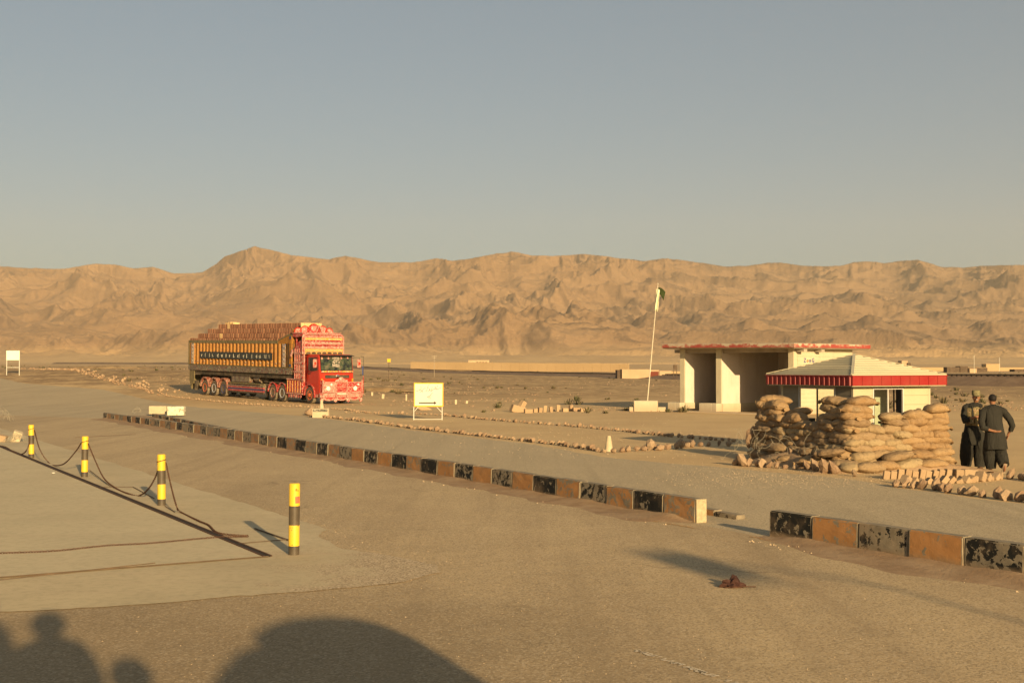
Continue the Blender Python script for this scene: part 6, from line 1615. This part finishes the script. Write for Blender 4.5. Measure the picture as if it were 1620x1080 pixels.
class Skel:
    def __init__(s): s.v = []; s.e = []; s.r = []
    def p(s, co, r, prev=None):
        s.v.append(tuple(co)); s.r.append(r); i = len(s.v) - 1
        if prev is not None: s.e.append((prev, i))
        return i
    def chain(s, prev, pts):
        for co, r in pts: prev = s.p(co, r, prev)
        return prev
    def hand(s, wrist, d, nrm, curl=.4, size=1.0):
        """palm and five separate bent fingers growing from the wrist vertex"""
        w = Vector(s.v[wrist]); d = Vector(d).normalized(); nrm = Vector(nrm); nrm = (nrm - d*nrm.dot(d)).normalized(); side = d.cross(nrm)
        palm = s.p(w + d*.05*size, (.030*size, .018*size), wrist)
        for i, (o_, L_) in enumerate(((-.030, .068), (-.010, .080), (.010, .078), (.028, .062))):
            b0 = s.p(w + d*.092*size + side*o_*size, .0095*size, palm); dd = d.copy(); q = Vector(s.v[b0]); pr = b0
            for k in range(3):
                dd = (dd + nrm * curl * (.5 + .3*k)).normalized(); q = q + dd * L_ * size / 3 * 1.1; pr = s.p(q, (.0085 - .001*k)*size, pr)
        t0_ = s.p(w + d*.035*size - side*.032*size, .011*size, palm); q = Vector(s.v[t0_]); dd = (d*.7 - side*.7 + nrm*.3).normalized(); pr = t0_
        for k in range(2): q = q + dd*.032*size; dd = (dd + d*.4).normalized(); pr = s.p(q, (.010 - .0015*k)*size, pr)
def loft(rings, mat, name, parent, n=20, fold=.0, seed=1, open_bottom=False, thick=0):
    """rings: (centre, rx, ry, yaw) - cloth shape, with folds growing downwards"""
    r = random.Random(seed); V = []; m = len(rings); ph = r.uniform(0, 6)
    for i, rg_ in enumerate(rings):
        c, rx, ry = rg_[:3]; yw = rg_[3] if len(rg_) > 3 else 0; fo = fold * i / (m - 1)
        for k in range(n):
            a = 2*PI*k/n; q = 1 + fo * (math.sin(a*5 + ph) + .6*math.sin(a*3 + ph*2 + i*.5)) * .5 + .02*math.sin(a*7 + i*1.7 + ph)
            x, y = rx*q*math.cos(a), ry*q*math.sin(a); V.append((c[0] + x*math.cos(yw) - y*math.sin(yw), c[1] + x*math.sin(yw) + y*math.cos(yw), c[2] + .006*math.sin(a*4 + i)))
    Fc = [(i*n+k, i*n+(k+1)%n, (i+1)*n+(k+1)%n, (i+1)*n+k) for i in range(m-1) for k in range(n)]
    Fc.append(tuple(range(n)));  Fc.append(tuple((m-1)*n + k for k in range(n-1, -1, -1)))
    return MB().add(V, Fc, True).build(name, mat, parent)
def sleeve(pts, radii, mat, name, parent, seed=0):
    r = random.Random(seed); P_ = []; R_ = []
    for i in range(len(pts) - 1):
        a, b = Vector(pts[i]), Vector(pts[i+1])
        for q in range(4):
            t_ = q/4; P_.append(a.lerp(b, t_)); rr_ = radii[i]*(1-t_) + radii[i+1]*t_; R_.append(rr_ * (1 + .03*math.sin((i*4+q)*2.3 + seed)))
    P_.append(Vector(pts[-1])); R_.append(radii[-1]); return MB().tube(P_, R_, 12).build(name, mat, parent)
def face(head_c, fwd, parent, r=.095, beard=False):
    f = Vector(fwd).normalized(); s_ = Vector((f.y, -f.x, 0)); up = Vector((0, 0, 1)); c = Vector(head_c)
    mb = MB(); mb.tube([c + f*r*.92 + up*.012, c + f*(r*1.14) - up*.022, c + f*r*.96 - up*.032], [.008, .014, .010], 6); mb.build('nose', MSK, parent)
    for q in (-1, 1):
        MB().lathe([(.001, -.006), (.011, 0), (.001, .006)], 8, c=tuple(c + f*r*.93 + s_*q*.032 + up*.012), axis='z').build('eye', MHR, parent)
        mb = MB().obox(c + s_*q*(r*.86) - f*.005 - up*.005, f*.016, s_*.007, up*.028); mb.build('ear', MSK, parent)
        MB().obox(c + f*r*.96 + s_*q*.032 + up*.030, s_*.019, f*.004, up*.004).build('eyebrow', MHR, parent)
    MB().obox(c + f*r*.95 - up*.052, s_*.024, f*.006, up*.006).build('mouth', simple('teeth_and_lips', (.55, .42, .36), .5), parent)
    MB().obox(c + f*r*.99 - up*.040, s_*.026, f*.004, up*.005).build('moustache', MHR, parent)
# ---- soldier facing the camera. local frame = world axes, origin between the feet
gA = P(1537, 741.5, 28.7)
PA = empty('person', (gA.x, gA.y, tz(gA.x, gA.y) + .004), label='smiling man in camouflage cap and vest over dark shalwar kameez, facing the camera', cat='person')
k_ = Skel()
pel = k_.p((.02, 0, .96), (.15, .10))
sp1 = k_.chain(pel, [((.03, .0, 1.12), (.14, .095)), ((.05, -.01, 1.30), (.15, .10)), ((.06, -.01, 1.42), (.12, .08))])
nk = k_.chain(sp1, [((.075, -.015, 1.48), .050), ((.085, -.03, 1.52), .05), ((.09, -.04, 1.57), (.078, .082)), ((.09, -.045, 1.63), (.084, .094)), ((.09, -.03, 1.69), (.066, .075))])
# his right arm (image left) bent across the chest
ra = k_.chain(sp1, [((-.08, .0, 1.42), .055), ((-.145, .0, 1.385), .055), ((-.19, -.02, 1.24), .046), ((-.19, -.08, 1.10), .042), ((-.10, -.20, 1.15), .036), ((.0, -.23, 1.19), .028)])
k_.hand(ra, (1, .1, .15), (0, .9, -.3), .35, 1.0)
# his left arm (image right) raised to the other man's shoulder
la = k_.chain(sp1, [((.20, .0, 1.42), .055), ((.27, -.03, 1.39), .055), ((.36, -.22, 1.35), .046), ((.40, -.40, 1.30), .038), ((.45, -.56, 1.30), .028)])
k_.hand(la, (.4, -.8, .0), (0, 0, -1), .4)
for s_, kn, an, to in ((-1, (-.13, -.01, .52), (-.14, .02, .09), (-.20, -.14, .035)), (1, (.17, -.03, .52), (.15, -.05, .09), (.12, -.22, .035))):
    k_.chain(pel, [((s_*.09 + .02, 0, .86), (.09, .085)), (kn, .06), ((kn[0]*.5 + an[0]*.5, an[1], .28), .052), (an, .038), (((an[0]+to[0])/2, (an[1]+to[1])/2, .05), (.036, .03)), (to, (.036, .022))])
skin_body('body', k_.v, k_.e, k_.r, MSK, PA)
hc = (.09, -.04, 1.625); face(hc, (-.15, -1, -.02), PA)
hcv = Vector(hc)
MB().lathe([(.093, .0), (.098, .03), (.094, .10), (.080, .118), (.001, .12)], 18, c=(hc[0], hc[1] + .015, hc[2] + .035)).build('cap', MCAP, PA)
mb = MB(); V = [(hc[0] + .078*math.sin(a), hc[1] - .075*math.cos(a)*1.0, hc[2] + .045) for a in np.linspace(-1.1, 1.1, 9)] + [(hc[0] + .085*math.sin(a) - .01, hc[1] - .09 - .075*math.cos(a), hc[2] + .028) for a in np.linspace(-1.1, 1.1, 9)]
o = mb.add(V, [(i, i+1, 10+i, 9+i) for i in range(8)]).build('cap_peak', MCAP, PA); m_ = o.modifiers.new('t', 'SOLIDIFY'); m_.thickness = .006
MB().lathe([(.090, -.03), (.088, .04)], 14, c=(hc[0], hc[1] + .022, hc[2])).build('hair', MHR, PA) if False else None
loft([((.07, -.005, 1.50), .070, .07), ((.065, -.005, 1.475), .15, .105), ((.06, -.005, 1.44), .215, .13), ((.055, -.005, 1.37), .225, .135), ((.05, -.005, 1.22), .20, .135), ((.04, 0, 1.05), .195, .135), ((.03, 0, .93), .215, .15), ((.02, 0, .78), .235, .165), ((.01, 0, .56), .275, .195)], MBC, 'kameez', PA, fold=.10, seed=2)
sleeve([(-.08, 0, 1.42), (-.16, 0, 1.375), (-.205, -.02, 1.22), (-.205, -.09, 1.09), (-.12, -.19, 1.14)], [.075, .082, .074, .066, .050], MBC, 'sleeve', PA, 1)
sleeve([(.20, 0, 1.40), (.28, -.04, 1.37), (.37, -.23, 1.34), (.40, -.38, 1.30), (.42, -.45, 1.30)], [.078, .085, .075, .066, .055], MCM, 'sleeve', PA, 2)
vest = loft([((.06, -.005, 1.42), .16, .12), ((.055, -.012, 1.37), .222, .152), ((.05, -.015, 1.22), .218, .165), ((.045, -.01, 1.06), .212, .16), ((.045, -.01, .99), .205, .152)], MCM, 'vest', PA, fold=.02, seed=3)
for x, z in ((-.08, 1.03), (.03, 1.02), (.14, 1.03), (.16, 1.24)): MB().bbox(x - .045, x + .045, -.225, -.16, z, z + .14, .015).build('pouch', MCM, vest)
for x, dx in ((-.04, .0), (.15, .02)): MB().bar((x, -.13, 1.44), (x + dx, -.18, 1.2), .04, .012).build('strap', MBC, vest)
for s_, hp, kn, an in ((-1, (-.08, 0, .82), (-.135, -.01, .50), (-.145, .015, .08)), (1, (.13, 0, .82), (.18, -.03, .50), (.155, -.045, .07))):
    sleeve([hp, ((hp[0]+kn[0])/2, kn[1], .66), kn, ((kn[0]+an[0])/2, an[1], .30), an], [.155, .155, .155, .155, .115], MBC, 'trouser_leg', PA, 5 + s_)
for (x, y, d) in ((-.17, -.05, -.3), (.135, -.13, -.1)):
    o = MB().bbox(-.048, .048, -.13, .13, 0, .03, .012).bbox(-.05, .05, -.10, .02, .03, .075, .02).bbox(-.04, .04, .05, .125, .03, .06, .01).build('shoe', MSH, PA); o.location = (x, y, 0); o.rotation_euler.z = d
# ---- man seen from behind, mid-stride
gB = P(1571, 752, 27.5)
PB = empty('person', (gB.x, gB.y, tz(gB.x, gB.y) + .004), label='bareheaded man in dark shalwar kameez seen from behind, one hand behind his back', cat='person')
k_ = Skel()
pel = k_.p((.04, .02, .93), (.15, .10))
sp1 = k_.chain(pel, [((.03, .06, 1.08), (.14, .095)), ((.03, .10, 1.24), (.155, .10)), ((.04, .13, 1.36), (.12, .08))])
nk = k_.chain(sp1, [((.05, .15, 1.43), .055), ((.05, .17, 1.465), .052), ((.05, .185, 1.51), (.076, .084)), ((.05, .19, 1.57), (.086, .096)), ((.05, .185, 1.63), (.066, .075))])
la = k_.chain(sp1, [((-.11, .12, 1.36), .055), ((-.20, .10, 1.30), .056), ((-.27, .0, 1.12), .046), ((-.27, -.08, .98), .042), ((-.15, -.12, .93), .034), ((-.06, -.14, .91), .028)])
k_.hand(la, (1, -.1, -.15), (0, .6, .8), .25, 1.05)
ra = k_.chain(sp1, [((.19, .12, 1.36), .055), ((.28, .10, 1.31), .056), ((.40, .06, 1.14), .048), ((.45, .05, 1.02), .042), ((.43, .10, .90), .034), ((.40, .14, .84), .028)])
k_.hand(ra, (-.2, .3, -.9), (-1, 0, 0), .6, 1.05)
k_.chain(pel, [((-.05, .03, .83), (.09, .085)), ((-.06, .10, .48), .06), ((-.05, .08, .26), .052), ((-.04, .06, .09), .038), ((-.04, .14, .05), (.036, .03)), ((-.04, .24, .035), (.036, .022))])
k_.chain(pel, [((.13, .03, .83), (.09, .085)), ((.15, .05, .47), .06), ((.16, -.08, .30), .052), ((.165, -.22, .20), .038), ((.165, -.22, .12), (.036, .03)), ((.165, -.16, .05), (.036, .022))])
skin_body('body', k_.v, k_.e, k_.r, MSK, PB)
hc = (.05, .19, 1.57); face(hc, (-.1, 1, 0), PB)
bm = bmesh.new(); bmesh.ops.create_icosphere(bm, subdivisions=3, radius=1)
for v in bm.verts: v.co = Vector((hc[0] + v.co.x*.092, hc[1] - .012 + v.co.y*.096, hc[2] + .022 + v.co.z*(.098 if v.co.z > 0 else .085)))
bmesh.ops.delete(bm, geom=[v for v in bm.verts if v.co.y > hc[1] + .045 and v.co.z < hc[2] + .05 or v.co.z < hc[2] - .05], context='VERTS')
me = bpy.data.meshes.new('hair'); bm.to_mesh(me); bm.free(); me.materials.append(MHR); me.polygons.foreach_set('use_smooth', [True]*len(me.polygons)); inst('hair', me, (0,0,0), parent=PB)
loft([((.05, .15, 1.46), .066, .064), ((.045, .14, 1.44), .13, .10), ((.04, .13, 1.405), .215, .125), ((.035, .115, 1.33), .235, .135), ((.03, .085, 1.12), .205, .14), ((.03, .05, .96), .215, .155), ((.04, .02, .82), .235, .17), ((.04, .0, .68), .25, .19), ((.04, -.01, .52), .265, .205)], MBC, 'kameez', PB, fold=.09, seed=7)
MB().tube([(.05 + .062*math.cos(a), .15 + .06*math.sin(a), 1.45 - .01*math.sin(a)) for a in np.linspace(0, 2*PI, 14, endpoint=False)], .014, 6, closed=True).build('collar', MBC, PB)
sleeve([(-.10, .12, 1.365), (-.21, .10, 1.30), (-.285, .0, 1.11), (-.285, -.08, .98), (-.17, -.125, .935)], [.078, .084, .078, .070, .052], MBC, 'sleeve', PB, 11)
sleeve([(.17, .12, 1.37), (.28, .10, 1.31), (.41, .06, 1.14), (.46, .05, 1.01), (.435, .10, .90)], [.078, .084, .078, .070, .055], MBC, 'sleeve', PB, 12)
sleeve([(-.04, .03, .78), (-.065, .08, .60), (-.065, .10, .46), (-.05, .085, .28), (-.04, .07, .09)], [.15, .15, .15, .15, .11], MBC, 'trouser_leg', PB, 13)
sleeve([(.13, .03, .78), (.15, .05, .60), (.16, .04, .46), (.165, -.06, .33), (.165, -.19, .19)], [.15, .15, .15, .145, .12], MBC, 'trouser_leg', PB, 14)
o = MB().bbox(-.048, .048, -.14, .13, 0, .03, .012).bbox(-.05, .05, -.02, .10, .03, .07, .02).build('shoe', MSH, PB); o.location = (-.04, .13, 0)
o = MB().bbox(-.05, .05, -.14, .13, 0, .03, .012).build('shoe', MSO, PB); o.location = (.165, -.19, .085); o.rotation_euler = (R(-62), 0, .15)

PA.scale = (.97, .97, 1.04); PB.scale = (.95, .97, 1.04)
# ---------------------------------------------------------------- what stands behind the photographer and throws its shadow into the foreground
n3 = Vector((math.sin(SUN_AZ), -math.cos(SUN_AZ), 0)); u3 = Vector((math.cos(SUN_AZ), math.sin(SUN_AZ), 0))
def silhouette(pxs, c):
    """points (u, z) on the vertical plane c metres behind the camera from which the sun throws the given ground points"""
    out = []
    for px, py in pxs:
        q = G(px, py); out.append((q.dot(u3), (c - q.dot(n3)) * math.tan(SUN_EL)))
    return out
def caster(name, poly, c, depth, mat, label, cat, parts=None):
    org = n3 * c; mb = MB(); n = len(poly); V = []
    for a in (0, depth):
        for u_, z in poly: q = org + n3 * a + u3 * u_; V.append((q.x, q.y, z))
    mb.add(V, [tuple(range(n)), tuple(range(2*n-1, n-1, -1))] + [((i+1)%n, i, n+i, n+(i+1)%n) for i in range(n)])
    return mb.build(name, mat, label=label, cat=cat)
sil = silhouette([(335, 1080), (352, 1055), (375, 1030), (408, 1018), (400, 1003), (425, 986), (465, 976), (510, 973), (555, 975), (600, 985), (650, 1005), (700, 1035), (770, 1079)], 1.2)
uR = sil[-1][0]; uL = sil[0][0]
poly = [(uL, .35)] + sil + [(uR + .55, sil[-1][1] - .45), (uR + .6, .35)]
cv = caster('parked_van', poly, 1.2, 3.6, simple('white_van_paint', (.6, .58, .52), .4), 'van standing just behind the photographer, outside the picture', 'van')
for du in (.5, 2.0):
    for a in (.6, 3.0):
        q = n3 * (1.2 + a) + u3 * (uL + du); w_ = MB().lathe([(.35, -.12), (.35, .12)], 20, axis='y').build('wheel', MTY); w_.location = (q.x, q.y, .35); w_.rotation_euler.z = math.atan2(n3.x, -n3.y) + PI/2; w_.parent = cv
def bystander(px, py, c, label, wide=1.0):
    q = G(px, py); u_ = q.dot(u3); z = (c - q.dot(n3)) * math.tan(SUN_EL); b = n3 * c + u3 * u_
    base = max(0, z - 1.72)
    pe = empty('person', (b.x, b.y, base), label=label, cat='person')
    k_ = Skel(); pel = k_.p((0, 0, .92), (.16, .11))
    s_ = k_.chain(pel, [((0, 0, 1.15), (.17, .11)), ((0, 0, 1.36), (.16, .10)), ((0, 0, 1.48), .06), ((0, 0, 1.58), (.10, .10)), ((0, 0, 1.66), (.09, .10))])
    k_.chain(2, [((-.20*wide, 0, 1.36), .07), ((-.27*wide, .02, 1.1), .06), ((-.26*wide, .05, .85), .05)]); k_.chain(2, [((.20*wide, 0, 1.36), .07), ((.27*wide, .02, 1.1), .06), ((.26*wide, .05, .85), .05)])
    for d in (-1, 1): k_.chain(0, [((d*.11, 0, .8), .10), ((d*.12, 0, .45), .07), ((d*.12, 0, .08), .05), ((d*.12, .14, .04), .04)])
    o = skin_body('body', k_.v, k_.e, k_.r, MBC, pe); pe.rotation_euler.z = math.atan2(u3.y, u3.x)
    MB().lathe([(.001, 1.46), (.11, 1.50), (.15, 1.58), (.15, 1.66), (.10, 1.74), (.001, 1.77)], 14).build('turban', MBC, pe)
    loft([((0,0,1.47), .08, .08), ((0,0,1.42), .20*wide, .12), ((0,0,1.2), .24*wide, .15), ((0,0,.9), .25*wide, .17), ((0,0,.5), .29*wide, .20)], MBC, 'tunic', pe, fold=.05)
    return pe, base
for px, py, c, lb, wd in ((78, 972, .55, 'photographer standing on a low wall, outside the picture', 1.15), (-28, 950, .9, 'onlooker beside the photographer, outside the picture', 1.1), (203, 1046, 1.2, 'onlooker in front of the van, outside the picture', .62)):
    pe, base = bystander(px, py, c, lb, wd)
q = n3 * 1.0
st = MB().bbox(-2.3, 1.0, -.45, .9, -.02, .70, .03).build('low_wall', MC, label='low concrete wall behind the camera, outside the picture', cat='wall'); st.location = (n3.x*.75 - .3, n3.y*.75, 0); st.rotation_euler.z = SUN_AZ
for q_ in [o for o in COL.objects if o.type == 'EMPTY' and o.name.startswith('person') and 'outside' in o.get('label', '')]:
    q_.location.z = q_.location.z
# unseen mast added behind the camera; its top throws the blurred asphalt shadow
gq = G(1100, 893); hh = 7.0; b_ = gq + n3 * (hh / math.tan(SUN_EL))
lp = empty('shadow_mast', (b_.x, b_.y, 0), rz=SUN_AZ, label='unseen mast added behind the photographer to throw a blurred shadow, outside the picture', cat='shadow caster')
MB().tube([(1.1, 0, 0), (1.1, 0, 6.6)], .035, 8).tube([(1.1, 0, 6.6), (.4, 0, 7.0)], .035, 8).build('post', MUN, lp)
MB().bbox(-.30, .35, -.95, .95, 6.93, 7.06, .04).build('shadow_top', MUN, lp)
